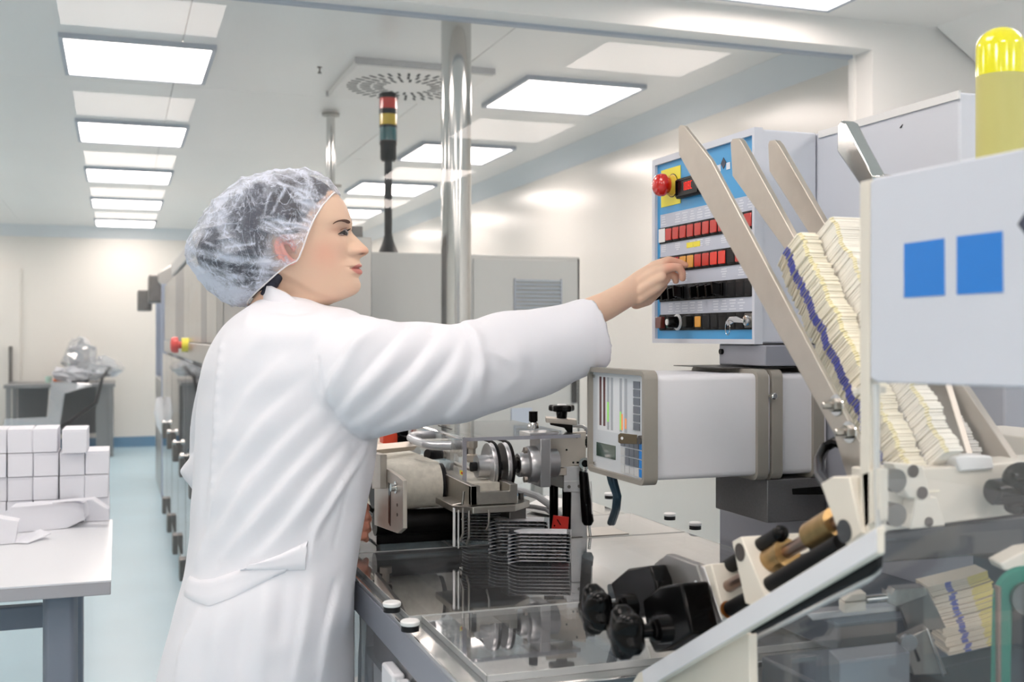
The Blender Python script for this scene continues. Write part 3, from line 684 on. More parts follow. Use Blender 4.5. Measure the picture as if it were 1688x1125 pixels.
# ================================================================ steel clamp arm unit
t = thing('clamping_station', 'steel clamp arm with black star knob and long black lever, right of the pulleys', 'machine part', P(935, 885, 2.3))
z_ = 2.26
def plate(nm, pts, z, th, m_, par=t, bv=.001): return build(nm, MB().prism([P(a, b, z) for a, b in pts], FW*th), m_, par, bevel=bv)
pl_ = plate('face_plate', [(890, 719), (966, 712), (966, 766), (940, 770), (898, 774), (898, 758), (890, 752)], z_, .02, M_steelw)
for px, py in ((951, 721), (934, 742), (945, 763), (952, 763)): build('drilled_hole', MB().lathe([(.0022, 0), (.0022, .0012)], P(px, py, z_), -FW, n=10), M_black, pl_)
plate('top_plate', [(900, 689), (951, 693), (951, 702), (900, 697)], z_-.02, .045, M_steelw)
plate('slide_block', [(907, 698), (944, 700), (944, 714), (936, 714), (930, 706), (907, 701)], z_, .03, M_black)
kn = P(926, 690, z_)
k_ = build('star_knob', MB().lathe([(.010, 0), (.0115, .012), (.012, .016)], kn), M_black, t)
sk = MB(); pts = []
for i in range(48):
    a = 2*math.pi*i/48; rr = .024*(1+.14*math.cos(5*a)); pts.append((kn.x+rr*math.cos(a), kn.y+rr*math.sin(a), kn.z+.014))
sk.prism(pts, (0, 0, .013)); build('knob_head', sk, M_black, k_, bevel=.004, seg=3)
build('knob_button', MB().lathe([(.010, .027), (.008, .029)], kn), M_white, k_)
plate('lower_clamp', [(900, 774), (934, 772), (934, 784), (900, 787)], z_-.005, .03, M_steelw)
plate('clamp_body', [(897, 782), (930, 785), (930, 806), (928, 806), (897, 797)], z_+.002, .04, M_steeld)
plate('column_block', [(929, 769), (962, 769), (962, 795), (929, 795)], z_, .05, M_alu)
plate('column', [(942, 792), (966, 792), (968, 888), (940, 888)], z_, .04, M_alu)
plate('column_head', [(929, 794), (960, 793), (960, 812), (929, 812)], z_-.004, .05, M_alu)
for px, py in ((938, 803), (955, 802)): build('socket_screw', MB().lathe([(.0035, 0), (.0035, .001)], P(px, py, z_-.005), -FW, n=14), M_steeld, t)
for px in (913, 934): build('black_post', MB().tube([P(px, 800, z_+.02), P(px, 880, z_+.02)], .009, 14), M_black, t)
build('foot_plate', box(-.06, .10, -.04, .05, 0, .006, o=H(950, 884, TB)*1), M_steel, t, bevel=.001)
lv = build('lever_joint', MB().lathe([(.012, -.008), (.012, .008)], P(964, 764, z_-.02), -FW, n=20), M_chrome, t)
build('joint_cap', MB().lathe([(.007, .008), (.007, .011)], P(964, 764, z_-.02), -FW, n=14), M_black, lv)
build('lever_neck', MB().tube([P(963, 768, z_-.02), P(962, 780, z_-.02)], [.009, .008], 12), M_chrome, t)
build('lever_handle', MB().tube([P(961, 776, z_-.02), P(962, 782, z_-.02), P(967, 840, z_-.02), P(969, 860, z_-.02), P(969, 866, z_-.02)], [.0075, .0095, .0115, .0120, .008], 16), M_black, t)
build('lever_mark', MB().prism([P(973.5, 794, z_-.034), P(975, 794, z_-.034), P(977, 848, z_-.034), P(975.5, 848, z_-.034)], FW*.002), M_white, t)
build('lever_pin', MB().tube([P(971, 866, z_), P(973, 884, z_)], .003, 8), M_chrome, t)
build('small_knob', MB().lathe([(.009, 0), (.009, .020)], P(879, 695, z_-.01), n=14), M_black, t)
build('small_knob_base', MB().lathe([(.012, -.014), (.010, -.004), (.006, 0)], P(879, 695, z_-.01), n=14), M_chrome, t)
build('side_knob', MB().lathe([(.012, 0), (.012, .02)], P(964, 729, z_+.01), RT, n=16), M_black, t)
build('handle_loop', MB().tube([P(944, 703, z_+.05), P(960, 703, z_+.05), P(966, 707, z_+.05), P(966, 716, z_+.05)], .004, 10), M_chrome, t)
tag(build('red_tag', MB().prism([P(912, 850, 2.2), P(938, 853, 2.2), P(936, 882, 2.2), P(908, 881, 2.2)], FW*.003), mat('tag_red', (205, 30, 16), .4), bevel=.0008), 'small red plate tag standing between the blister stacks and the lever', 'tag')
o = bpy.data.objects.new('x', None)
rt = bpy.data.objects['red_tag']
build('tag_mark', MB().prism([P(918, 857, 2.197), P(919.5, 857, 2.197), P(925, 866, 2.197), P(923.5, 866, 2.197)], FW*.002), M_black, rt, smooth=False)
build('tag_hole', MB().lathe([(.0015, 0), (.0015, .0015)], P(914, 867, 2.199), -FW, n=8), M_black, rt)
# white trays behind, cables
tag(build('white_tray', MB().prism([H(865, 842, TB), H(905, 850, TB), H(960, 838, TB), H(900, 826, TB)], (0, 0, .014)), M_white, bevel=.003), 'flat white plastic block behind the blister stacks', 'block')
tag(build('grey_hose', MB().tube([P(842, 806, 2.5), P(860, 810, 2.45), P(885, 818, 2.42), P(905, 832, 2.4), P(925, 852, 2.38)], .0075, 10), M_gcable), 'upper light grey hose curving to the clamp column', 'hose')
tag(build('grey_hose', MB().tube([P(856, 834, 2.45), P(880, 836, 2.42), P(900, 840, 2.4), P(922, 856, 2.36)], .005, 10), mat('mid_grey_hose', (130, 130, 132), .4)), 'lower thin grey hose curving to the clamp column', 'hose')
t = thing('cable_bundle', 'dark teal cable pair hanging from the instrument to the machine table', 'cable', H(1008, 862, TB))
for dx in (0, 5):
    build('cable', MB().tube([P(1004+dx, 780, 1.95), P(1008+dx, 796, 1.95), P(1016+dx*.6, 818, 1.96), P(1014+dx*.6, 840, 1.99), P(1006+dx*.8, 862, 2.08)], .006, 10), M_cable, t)

# ================================================================ main control panel box
CSs = 1.0
t = thing('control_panel', 'blue-faced control panel box with rows of red buttons being pressed by the woman', 'control panel', (1.06, 1.81, 1.30))
TL = Q(1078, 268, CSs); TRr = Q(1247, 206, CSs); yf, yn = TL.y, TRr.y; zt2 = (TL.z+TRr.z)/2; zb2 = 1.306
build('housing', box(CSs+.006, 1.118, yn+.002, yf-.002, zb2+.002, zt2-.002), M_greypaint, t, bevel=.003)
fr_ = MB(); a = .012
fr_.box(CSs-.004, CSs+.012, yn, yf, zt2-a, zt2); fr_.box(CSs-.004, CSs+.012, yn, yf, zb2, zb2+a*.7)
fr_.box(CSs-.004, CSs+.012, yn, yn+a*.6, zb2+a*.7, zt2-a); fr_.box(CSs-.004, CSs+.012, yf-a, yf, zb2+a*.7, zt2-a)
build('face_frame', fr_, M_greypaint, t, smooth=False)
fc = build('face_sheet', box(CSs+.002, CSs+.006, yn+.006, yf-.01, zb2+.006, zt2-.01), M_blue, t, smooth=False)
X0 = CSs+.0015
def Y(px): return Q(px, 500, CSs).y
def Z(py, px): return Q(px, py, CSs).z
yr = Y(1243); yl = Y(1087.5)
build('label_field', box(X0, X0+.0008, yr, yl, 1.3605, 1.556), M_label, fc, smooth=False)
# faint lines of print above each row
NU = 12; du = (yl-yr)/NU
pm_ = MB()
for zb_, zt__ in ((1.534, 1.553), (1.482, 1.497), (1.422, 1.439), (1.364, 1.384)):
    for i in range(NU):
        if rng.random() < .2: continue
        for k in range(4):
            wv = du*rng.uniform(.35, .8); yc = yl-du*(i+.5); zc_ = zb_+(zt__-zb_)*(k+.5)/4
            pm_.box(X0-.0003, X0, yc-wv/2, yc+wv/2, zc_-.0011, zc_+.0011)
build('small_print', pm_, M_print, fc, smooth=False)
ypA = build('yellow_plate', box(X0-.0006, X0, Y(1121), Y(1089), 1.570, 1.642), M_yellow, fc, smooth=False)
for k in range(2): build('yellow_label', box(X0-.0006, X0, Y(1153)+k*.026, Y(1153)+k*.026+.025, 1.4835, 1.4935), M_yellow, fc, smooth=False)
# emergency stop
ep = Vector((X0, Y(1108), Z(306, 1108)))
es = build('stop_collar', MB().lathe([(.021, 0), (.021, .002), (.019, .003), (.018, .011)], ep, (-1, 0, 0), n=30), mat('stop_yellow', (226, 190, 70), .4), t)
build('stop_button', MB().lathe([(.015, .010), (.016, .018), (.0215, .020), (.0220, .027), (.019, .034), (.012, .039), (.004, .0405)], ep, (-1, 0, 0), n=30), M_red, es)
build('stop_ring', MB().lathe([(.0225, 0), (.0225, .0015)], ep, (-1, 0, 0), n=30), M_black, es)
# display
dy0, dy1 = Y(1161), Y(1122); dz0, dz1 = 1.577, 1.614
ds = build('display', box(X0-.012, X0, dy0, dy1, dz0, dz1), M_blackm, t, bevel=.002)
build('display_bezel', MB().box(X0-.0145, X0-.012, dy0+.003, dy1-.003, dz1-.0055, dz1-.003).box(X0-.0145, X0-.012, dy0+.003, dy1-.003, dz0+.003, dz0+.0055).box(X0-.0145, X0-.012, dy0+.003, dy0+.006, dz0+.0055, dz1-.0055).box(X0-.0145, X0-.012, dy1-.006, dy1-.003, dz0+.0055, dz1-.0055), M_black, ds, smooth=False)
build('display_window', box(X0-.0127, X0-.012, dy0+.006, dy1-.006, dz0+.0055, dz1-.0055), M_black, ds, smooth=False)
M_led = mat('led_red', (255, 40, 24), .5, emit=.7)
SEG = {'0': 'abcdef', '8': 'abcdefg', 'C': 'adef', '1': 'bc'}
dg = MB(); hgt = .0145; wd = .0060; tk = .0011; zc_ = (dz0+dz1)/2-hgt/2+.001; gap = .0038
chars = '108C'; tot = len(chars)*wd+(len(chars)-1)*gap; ys = (dy0+dy1)/2+tot/2-.002
for i, ch in enumerate(chars):
    yo = ys-i*(wd+gap)
    segs = dict(a=(0, wd, hgt-tk, hgt), d=(0, wd, 0, tk), g=(0, wd, hgt/2-tk/2, hgt/2+tk/2), f=(0, tk, hgt/2, hgt), e=(0, tk, 0, hgt/2), b=(wd-tk, wd, hgt/2, hgt), c=(wd-tk, wd, 0, hgt/2))
    for s_ in SEG[ch]:
        u0, u1, v0, v1 = segs[s_]; dg.box(X0-.0132, X0-.0127, yo-u1, yo-u0, zc_+v0, zc_+v1)
build('digits', dg, M_led, ds, smooth=False)
# logo marks
M_dk = mat('dark_print', (60, 66, 84), .5)
def diamond(px, py, r_): c = Vector((X0-.0005, Y(px), Z(py, px))); return MB().prism([c+Vector((0, r_, 0)), c+Vector((0, 0, r_*1.1)), c+Vector((0, -r_, 0)), c+Vector((0, 0, -r_*1.1))], (.0006, 0, 0))
build('logo_diamond', diamond(1191.5, 269, .0092), M_dk, fc, smooth=False)
for px, py in ((1184, 277.5), (1199.5, 273.5)):
    c_ = Vector((X0-.0005, Y(px), Z(py, px))); build('logo_square', box(c_.x, c_.x+.0005, c_.y-.0065, c_.y+.0065, c_.z-.006, c_.z+.006), M_print, fc, smooth=False)
def text(txt, size, m_, parent, origin, rot, ext=.0004, align='CENTER', name='lettering'):
    cu = bpy.data.curves.new('t', 'FONT'); cu.body = txt; cu.size = size; cu.extrude = ext; cu.align_x = align; cu.align_y = 'CENTER'; cu.resolution_u = 3
    ob = bpy.data.objects.new('t', cu); COL.objects.link(ob)
    bpy.context.view_layer.update()
    me = bpy.data.meshes.new_from_object(ob.evaluated_get(bpy.context.evaluated_depsgraph_get())); bpy.data.objects.remove(ob)
    mw = Matrix.Translation(origin) @ rot.to_4x4()
    q_ = MB(); q_.add([mw @ v.co for v in me.vertices], [tuple(p.vertices) for p in me.polygons])
    bpy.data.meshes.remove(me)
    return build(name, q_, m_, parent, smooth=False)
RX = Matrix(((0, 0, -1), (-1, 0, 0), (0, 1, 0)))   # text facing -X: right = -Y, up = Z
text('n', .021, M_dk, fc, Vector((X0-.0005, Y(1238.5), Z(262, 1238))), RX)
# button rows
def cell(i, z0, z1): return yl-du*(i+1), yl-du*i, z0, z1
def button(i, z0, z1, m_, par, pr=.006, ins=.0028, nm='push_button'):
    a, b_, _, _ = cell(i, z0, z1)
    bz_ = build('button_bezel', box(X0-.0035, X0, a+.0006, b_-.0006, z0+.0008, z1-.0008), M_blackm, par, bevel=.0008, seg=1)
    build(nm, box(X0-pr, X0-.0035, a+ins, b_-ins, z0+ins*1.1, z1-ins*1.1), m_, bz_, bevel=.001, seg=1)
def sw_row(z0, z1, nm):
    return build(nm, box(X0-.0015, X0, yr-.001, yl+.001, z0-.001, z1+.001), M_blackm, t, smooth=False)
r1 = sw_row(1.500, 1.529, 'button_row'); z0, z1 = 1.500, 1.529
for i in range(NU):
    if i == 0: button(i, z0, z1, M_white, r1, pr=.005, ins=.0012, nm='blank_cover')
    else: button(i, z0, z1, M_redbtn, r1)
r2 = sw_row(1.443, 1.472, 'button_row'); z0, z1 = 1.443, 1.472
for i in range(NU):
    if i in (3, 4): button(i, z0, z1, M_amber, r2)
    elif i in (7, 8): button(i, z0, z1, M_redlit, r2)
    elif i == 9: button(i, z0, z1, M_blackm, r2, pr=.0045, nm='blank_button')
    else: button(i, z0, z1, M_redbtn, r2)
r3 = sw_row(1.387, 1.416, 'switch_row'); z0, z1 = 1.387, 1.416
for i in range(NU):
    a, b_, _, _ = cell(i, z0, z1)
    if i in (0, 1, 2, 3, 5, 6, 7, 8):
        bz_ = build('switch_base', box(X0-.0035, X0, a+.0006, b_-.0006, z0+.0008, z1-.0008), M_blackm, r3, bevel=.0008, seg=1)
        ym = (a+b_)/2; tl = -.016 if i not in (3, 8) else .012
        build('rotary_lever', MB().prism([(X0-.004, ym-.0045, z1-.003), (X0-.004, ym+.0045, z1-.003), (X0-.004, ym+.0045, z0+.003), (X0-.004, ym-.0045, z0+.003)], (-.004, 0, 0)).prism([(X0-.008, ym-.003+.004, z1-.004), (X0-.008, ym+.003+.004, z1-.004), (X0-.008, ym+.003, z0+.004), (X0-.008, ym-.003, z0+.004)], (-.014, tl*.25, tl*.2)), M_black, bz_, bevel=.001)
    else: button(i, z0, z1, M_blackm, r3, pr=.0045, nm='blank_button')
r4 = sw_row(1.3315, 1.3600, 'switch_row'); z0, z1 = 1.3315, 1.3600
for i in range(NU):
    a, b_, _, _ = cell(i, z0, z1); ym = (a+b_)/2; zm = (z0+z1)/2
    if i == 0: button(i, z0, z1, M_dkred, r4, pr=.013)
    elif i == 1: button(i, z0, z1, M_green, r4, pr=.0045, ins=.005)
    elif i == 2:
        bz_ = build('switch_base', box(X0-.0035, X0, a+.0006, b_-.0006, z0+.0008, z1-.0008), M_blackm, r4, bevel=.0008, seg=1)
        build('dial_ring', MB().lathe([(.0155, .0036), (.0155, .006), (.012, .007)], (X0, ym-.008, zm), (-1, 0, 0), n=28), mat('dial_white', (226, 228, 232), .3), bz_)
        build('dial_knob', MB().lathe([(.0115, .006), (.010, .024), (.0085, .026)], (X0, ym-.008, zm), (-1, 0, 0), n=24), M_black, bz_)
        build('dial_cap', MB().lathe([(.006, .026), (.006, .0275)], (X0, ym-.008, zm), (-1, 0, 0), n=20), M_white, bz_)
    elif i == 4:
        bz_ = build('switch_base', box(X0-.0035, X0, a+.0006, b_-.0006, z0+.0008, z1-.0008), M_blackm, r4, bevel=.0008, seg=1)
        build('rotary_lever', MB().prism([(X0-.0035, ym-.009, z0+.004), (X0-.0035, ym+.008, z0+.004), (X0-.0035, ym+.010, z1-.006), (X0-.0035, ym, z1-.002), (X0-.0035, ym-.009, z1-.004)], (-.012, .004, 0)), M_black, bz_, bevel=.0015)
    elif i == 5: button(i, z0, z1, M_amber, r4, pr=.006, ins=.004)
    elif i == 3: pass
    elif i == 11:
        bz_ = build('lock_base', box(X0-.0045, X0, a+.002, b_-.002, z0+.002, z1-.002), M_steeld, r4, bevel=.0008, seg=1)
        build('lock_barrel', MB().lathe([(.009, .0045), (.0085, .010), (.004, .011)], (X0, ym, zm), (-1, 0, 0), n=24), M_chrome, bz_)
    else: button(i, z0, z1, M_blackm, r4, pr=.0045, nm='blank_button')
ka, kb, _, _ = cell(11, 0, 0); ky = (ka+kb)/2; kz = (1.3315+1.36)/2
k_ = thing('key', 'steel key with a wire ring in the lock of the blue control panel', 'key', (X0-.012, ky, kz))
build('key_bow', MB().prism([(X0-.012, ky-.001, kz+.001), (X0-.017, ky+.014, kz+.007), (X0-.021, ky+.03, kz+.006), (X0-.022, ky+.04, kz-.002), (X0-.021, ky+.036, kz-.009), (X0-.018, ky+.02, kz-.003), (X0-.012, ky, kz-.004)], (-.002, 0, 0)), M_chrome, k_, bevel=.0004)
rg = MB().tube([(X0-.024+.003*math.cos(a), ky+.033+.0125*math.cos(a), kz-.012+.0125*math.sin(a)) for a in np.linspace(0, 2*math.pi, 29)], .0007, 6, caps=False); build('key_ring', rg, M_chrome, k_)

# ================================================================ housing + post + instrument
t = thing('feeder_housing', 'tall light grey machine housing to the right of the blue control panel', 'machine housing', (1.3, 1.55, 0))
a = Q(1582, 148, 1.12)
build('upper_box', box(1.12, 1.42, a.y, 2.0, 1.312, zt2-.002), M_greypaint, t, bevel=.004)
build('edge_strip', box(1.117, 1.1205, a.y-.001, yn-.004, zt2-.012, zt2-.0005), M_white, t, smooth=False)
build('paint_chip', MB().prism([(1.1185, Q(1484, 207, 1.12).y, Q(1484, 211, 1.12).z), (1.1185, Q(1489, 207, 1.12).y, Q(1489, 205, 1.12).z), (1.1185, Q(1486, 207, 1.12).y, Q(1486, 211, 1.12).z)], (.001, 0, 0)), M_blackm, t, smooth=False)
build('post', box(1.122, 1.40, 1.20, 1.955, .0, 1.310), M_post, t, bevel=.003)
build('post_head', box(1.004, 1.1205, 1.60, 1.75, 1.270, 1.3045), M_post, t, bevel=.002)
build('rubber_plug', MB().lathe([(.005, 0), (.005, .005)], Q(1191, 580, 1.004), (-1, 0, 0), n=12), M_black, t)
build('bracket_block', box(1.008, 1.1205, 1.60, 1.77, 1.012, 1.083), mat('bracket_grey', (122, 122, 124), .4, metal=.4, noise=.1, nscale=300), t, bevel=.0015)
build('black_wedge', MB().prism([Q(1305, 806, 1.05), Q(1365, 801, 1.05), Q(1368, 816, 1.05), Q(1306, 816, 1.05)], (.06, 0, 0)), M_black, t, bevel=.001)
# instrument
t = thing('instrument_box', 'white instrument box with stone-grey bezels and keypad, below the blue panel', 'instrument', (.93, 1.67, 1.085))
IX0, IX1, IY0, IY1, IZ0, IZ1 = .780, 1.1205, 1.595, 1.815, 1.086, 1.262
def rbox(x0, x1, y0, y1, z0, z1, r=.010, n=5):
    pts = []
    for cy_, cz_, a0 in ((y1-r, z1-r, 0), (y0+r, z1-r, 90), (y0+r, z0+r, 180), (y1-r, z0+r, 270)):
        for k in range(n+1):
            a = math.radians(a0+90*k/n); pts.append((x0, cy_+r*math.cos(a), cz_+r*math.sin(a)))
    return MB().prism(pts, (x1-x0, 0, 0))
build('body', rbox(IX0+.02, IX1, IY0+.004, IY1-.004, IZ0+.004, IZ1-.004), M_greybox, t, ang=50)
def rframe(x0, x1, g, r=.014, th=.008, n=5):
    o_ = rbox(x0, x1, IY0-g, IY1+g, IZ0-g, IZ1+g, r, n).v; n4 = len(o_)//2
    i_ = rbox(x0, x1, IY0-g+th, IY1+g-th, IZ0-g+th, IZ1+g-th, max(r-th, .002), n).v
    q_ = MB(); N4 = n4
    def ordered(v): return v[:N4], v[N4:]
    oa, ob_ = ordered(o_); ia, ib = ordered(i_)
    vs = list(oa)+list(ob_)+list(ia)+list(ib); fs = []
    for i in range(N4):
        j = (i+1) % N4
        fs += [(i, j, N4+j, N4+i), (2*N4+j, 2*N4+i, 3*N4+i, 3*N4+j), (j, i, 2*N4+i, 2*N4+j), (N4+i, N4+j, 3*N4+j, 3*N4+i)]
    q_.add(vs, fs); bm = bmesh.new(); 
    return q_
build('front_bezel', rframe(IX0, IX0+.024, .003), M_bezel, t, ang=50)
for xx in (Q(1248, 700, 0).x if False else .985, 1.012, 1.092): build('rear_bezel', rframe(xx, xx+.020, .003), M_bezel, t, ang=50)
build('latch_knob', MB().lathe([(.003, 0), (.003, .006), (.0055, .008), (.0055, .014), (.004, .0155)], (1.008, IY0-.003, 1.222), (0, -1, 0), n=18), M_chrome, t)
build('top_plate', box(.95, 1.10, IY0+.05, IY1+.004, IZ1+.0035, IZ1+.005), M_steeld, t, smooth=False)
FXX = IX0+.008
fa = build('face_plate', box(FXX, FXX+.004, IY0+.004, IY1-.004, IZ0+.004, IZ1-.004), mat('face_white', (214, 220, 226), .3), t, smooth=False)
def IU(u): return IY1-.004-(IY1-IY0-.008)*u      # u 0..1 left to right
def IV(v): return IZ0+.004+(IZ1-IZ0-.008)*v
def patch(nm, u0, u1, v0, v1, m_, pr=.0006, par=fa): return build(nm, box(FXX-pr, FXX, IU(u1), IU(u0), IV(v0), IV(v1)), m_, par, smooth=False)
M_strip = mat('strip_grey', (176, 182, 190), .4); M_maroon = mat('maroon_strip', (84, 28, 30), .3); M_stripw = mat('strip_white', (232, 236, 240), .4)
patch('scale_field', .10, .60, .40, .96, M_stripw, .0003)
for u in (.14, .215): patch('level_strip', u, u+.038, .45, .95, M_maroon, .0007)
for u in (.29, .36, .53, .62): patch('level_strip', u, u+.04, .42, .95, M_strip, .0007)
M_ggr = mat('green_led', (150, 220, 110), .4, emit=.3); M_gor = mat('orange_led', (240, 150, 90), .4, emit=.3)
patch('green_bar', .295, .325, .50, .70, M_ggr, .001)
patch('green_bar', .535, .56, .44, .62, M_ggr, .001); patch('orange_bar', .562, .585, .44, .60, M_gor, .001); patch('orange_bar', .63, .655, .46, .56, M_gor, .001)
M_key = mat('key_grey', (112, 118, 128), .4); M_keyl = mat('key_pale', (206, 208, 210), .5); M_keyb = mat('key_blue', (24, 132, 216), .4)
for k in range(6): patch('function_key', .78, .89, .865-.08*k, .865-.08*k+.068, M_key, .0014)
for r_ in range(4):
    for c_ in range(5):
        m_ = M_keyb if c_ == 4 else (M_key if (r_ < 3 and not (c_ == 0 and r_ > 0)) else M_keyl)
        patch('key_button', .555+.082*c_, .555+.082*c_+(.07 if c_ < 4 else .10), .285-.087*r_, .285-.087*r_+.076, m_, .0014)
lc = patch('lcd_window', .08, .45, .13, .27, mat('lcd_dark', (70, 92, 84), .08, coat=1), .0008)
for u, v in ((.015, .95), (.03, .045)): build('corner_screw', MB().lathe([(.003, 0), (.003, .003)], (FXX, IU(u+.02), IV(v)), (-1, 0, 0), n=12), M_chrome, fa)
lk = build('lock', MB().lathe([(.007, 0), (.007, .006)], (FXX, IU(.93), IV(.385)), (-1, 0, 0), n=18), M_steeld, fa)
k2 = thing('key', 'dull bronze key sticking out of the instrument face', 'key', (FXX-.01, IU(.93), IV(.385)))
kk = Vector((FXX-.008, IU(.92), IV(.385)))
build('key_bow', MB().prism([kk+Vector((0, 0, .008)), kk+Vector((-.016, .028, .009)), kk+Vector((-.018, .032, .006)), kk+Vector((-.018, .032, -.006)), kk+Vector((-.016, .028, -.008)), kk+Vector((0, 0, -.007))], (-.0015, -.001, 0)), mat('key_bronze', (104, 92, 74), .4, metal=.6), k2, bevel=.0006)
build('key_hole', MB().lathe([(.0025, 0), (.0025, .0006)], kk+Vector((-.0155, .024, .001)), (-.87, -.5, 0), n=10), M_white, k2)
# ================================================================ leaflet feeder in the foreground
def plq(nm, pts, s, th, m_, par, bv=.001, **k): return build(nm, MB().prism([Q(a, b, s) for a, b in pts], (th, 0, 0)), m_, par, bevel=bv, **k)
t = thing('leaflet_feeder', 'inclined leaflet magazine of satin steel guide bars in front of the control panel', 'machine', (.85, 1.1, 1.1))
b1 = plq('guide_bar', [(1118, 210), (1121, 206), (1128, 208), (1172, 265), (1424, 742), (1428, 800), (1400, 800), (1374, 715), (1119, 255)], .75, .006, M_steelw, t)
plq('guide_bar', [(1204, 235), (1207, 229), (1217, 228), (1221, 232), (1330, 430), (1440, 590), (1500, 598), (1556, 625), (1606, 790), (1572, 790), (1400, 560), (1207, 290)], .876, .009, M_steelw, t)
plq('guide_bar', [(1266, 238), (1268, 232), (1277, 231), (1283, 238), (1400, 440), (1590, 640), (1690, 790), (1640, 790), (1420, 520), (1268, 282)], .937, .010, M_steelw, t)
plq('angled_flap', [(1380, 205), (1386, 198), (1394, 202), (1412, 238), (1440, 290), (1432, 318), (1420, 310), (1379, 250)], .985, .022, M_chrome, t, bv=.003)
build('flap_stud', MB().cyl(Q(1425, 290, 1.0), Q(1425, 290, 1.0)+Vector((.12, .03, 0)), .006), M_steel, t)
for px, py in ((1376, 668), (1397, 712)):
    p = Q(px, py, .75)
    b_ = build('washer', MB().lathe([(.012, 0), (.012, .0015)], p+Vector((0, -.004, 0)), (-1, 0, 0), n=20), M_chrome, b1)
    build('hex_nut', MB().lathe([(.0075, .0015), (.0075, .008), (.004, .008), (.004, .018), (.003, .019)], p+Vector((0, -.004, 0)), (-1, 0, 0), n=6), M_steel, b1, smooth=False)
build('slot_hole', MB().lathe([(.004, 0), (.004, .0006)], Q(1384, 660, .7495), (-1, 0, 0), n=10), M_black, b1)
# leaflets
AX = (Q(1465, 750, .80)-Q(1297, 385, .80)); AX.x = 0; ALEN = AX.length; AX.normalize()
NV = Vector((0, AX.z, -AX.y)); NV = NV if NV.y < 0 else -NV
def leaflet_mesh(x0, x1, n0, n1, th, org):
    """folded leaflet: bulging left fold with a printed blue band and a yellow glue line at the corner"""
    mb = MB(); prof = []
    nb = [n0, n0+(n1-n0)*.36, n0+(n1-n0)*.58, n1-.003, n1]
    xl = [x0+.004, x0, x0, x0+.002, x0+.006]
    rows_ = []
    for n_, x_ in zip(nb, xl): rows_.append((x_, n_))
    rows_.append((x1, n1)); rows_.append((x1, n0))
    k = len(rows_); vs = []
    for a in (-.5, -.2, .2, .5):
        ins = .0006 if abs(a) > .3 else 0
        for i, (x_, n_) in enumerate(rows_):
            xx = x_+(ins if x_ < (x0+x1)/2 else -ins); nn = n_-(ins if n_ == n1 else 0)
            vs.append(org+Vector((xx-x0, 0, 0))+NV*nn+AX*(a*th))
    fs = []; ms = []
    for l in range(3):
        for i in range(k):
            fs.append((l*k+i, l*k+(i+1) % k, (l+1)*k+(i+1) % k, (l+1)*k+i)); ms.append(1 if i == 1 else (2 if i == 3 and l != 1 else 0))
    fs.append(tuple(range(k-1, -1, -1))); fs.append(tuple(range(3*k, 4*k))); ms += [0, 0]
    mb.add(vs, fs); mb.m = ms; return mb
def leaflet_run(org, x0, x1, n0, n1, n, pitch, label, grp, wav, ms, first='leaflet'):
    mb = leaflet_mesh(x0, x1, n0, n1, pitch*.86, org)
    o = build(first, mb, ms, smooth=False); tag(o, label, 'leaflet', grp)
    p0 = o.location.copy()
    for k in range(1, n):
        c = o.copy(); COL.objects.link(c); u = k/n
        c.location = p0+AX*(k*pitch)+Vector((wav(k)+rng.normal(0, .0006), 0, 0))+NV*(rng.normal(0, .0007)+.0015*math.sin(k*.35))
        c.rotation_euler = (0, rng.normal(0, .003), rng.normal(0, .006))
        c['label'] = label
    return o
T0 = Q(1284, 428, .785)
leaflet_run(T0, .785, .812, -.012, .050, 118, .0031, 'cream leaflet with blue edge band in the inclined stack behind the front guide bar', 'cream leaflets in the inclined stack', lambda k: .0012*math.sin(k*.5)+.0008*math.sin(k*1.7), [M_cream, M_inkblue, M_inkyel])
T1 = Q(1329, 412, .815)
leaflet_run(T1, .815, .868, -.012, .060, 66, .0031, 'pale leaflet in the wider right-hand row of the inclined stack', 'pale leaflets in the right-hand row of the inclined stack', lambda k: .001*math.sin(k*.4), [mat('pale_leaflet_paper', (244, 240, 230), .75), MATS['pale_leaflet_paper'], M_inkyel])
leaflet_run(T1+AX*(66*.0031), .815, .840, -.012, .058, 42, .0031, 'narrow pale leaflet in the lower part of the right-hand row, seen under the guard panel', 'pale leaflets in the lower right-hand row', lambda k: .001*math.sin(k*.4), [MATS['pale_leaflet_paper'], M_creamw, M_inkyel])
T2 = Q(1480, 560, .89)
o = leaflet_run(T2, .892, .934, -.04, -.004, 70, .0034, 'white leaflet in the narrow stack seen through the clear guard', 'white leaflets in the narrow stack', lambda k: .0008*math.sin(k*.6), [M_creamw, M_creamw, M_creamw])
ln = MB(); c0 = T2+AX*.03
pts = [T2+Vector((.014+.0012*math.sin(k*1.3)+.0006*k, 0, 0))+NV*(-.0035+.0015)+AX*(k*.008) for k in range(30)]
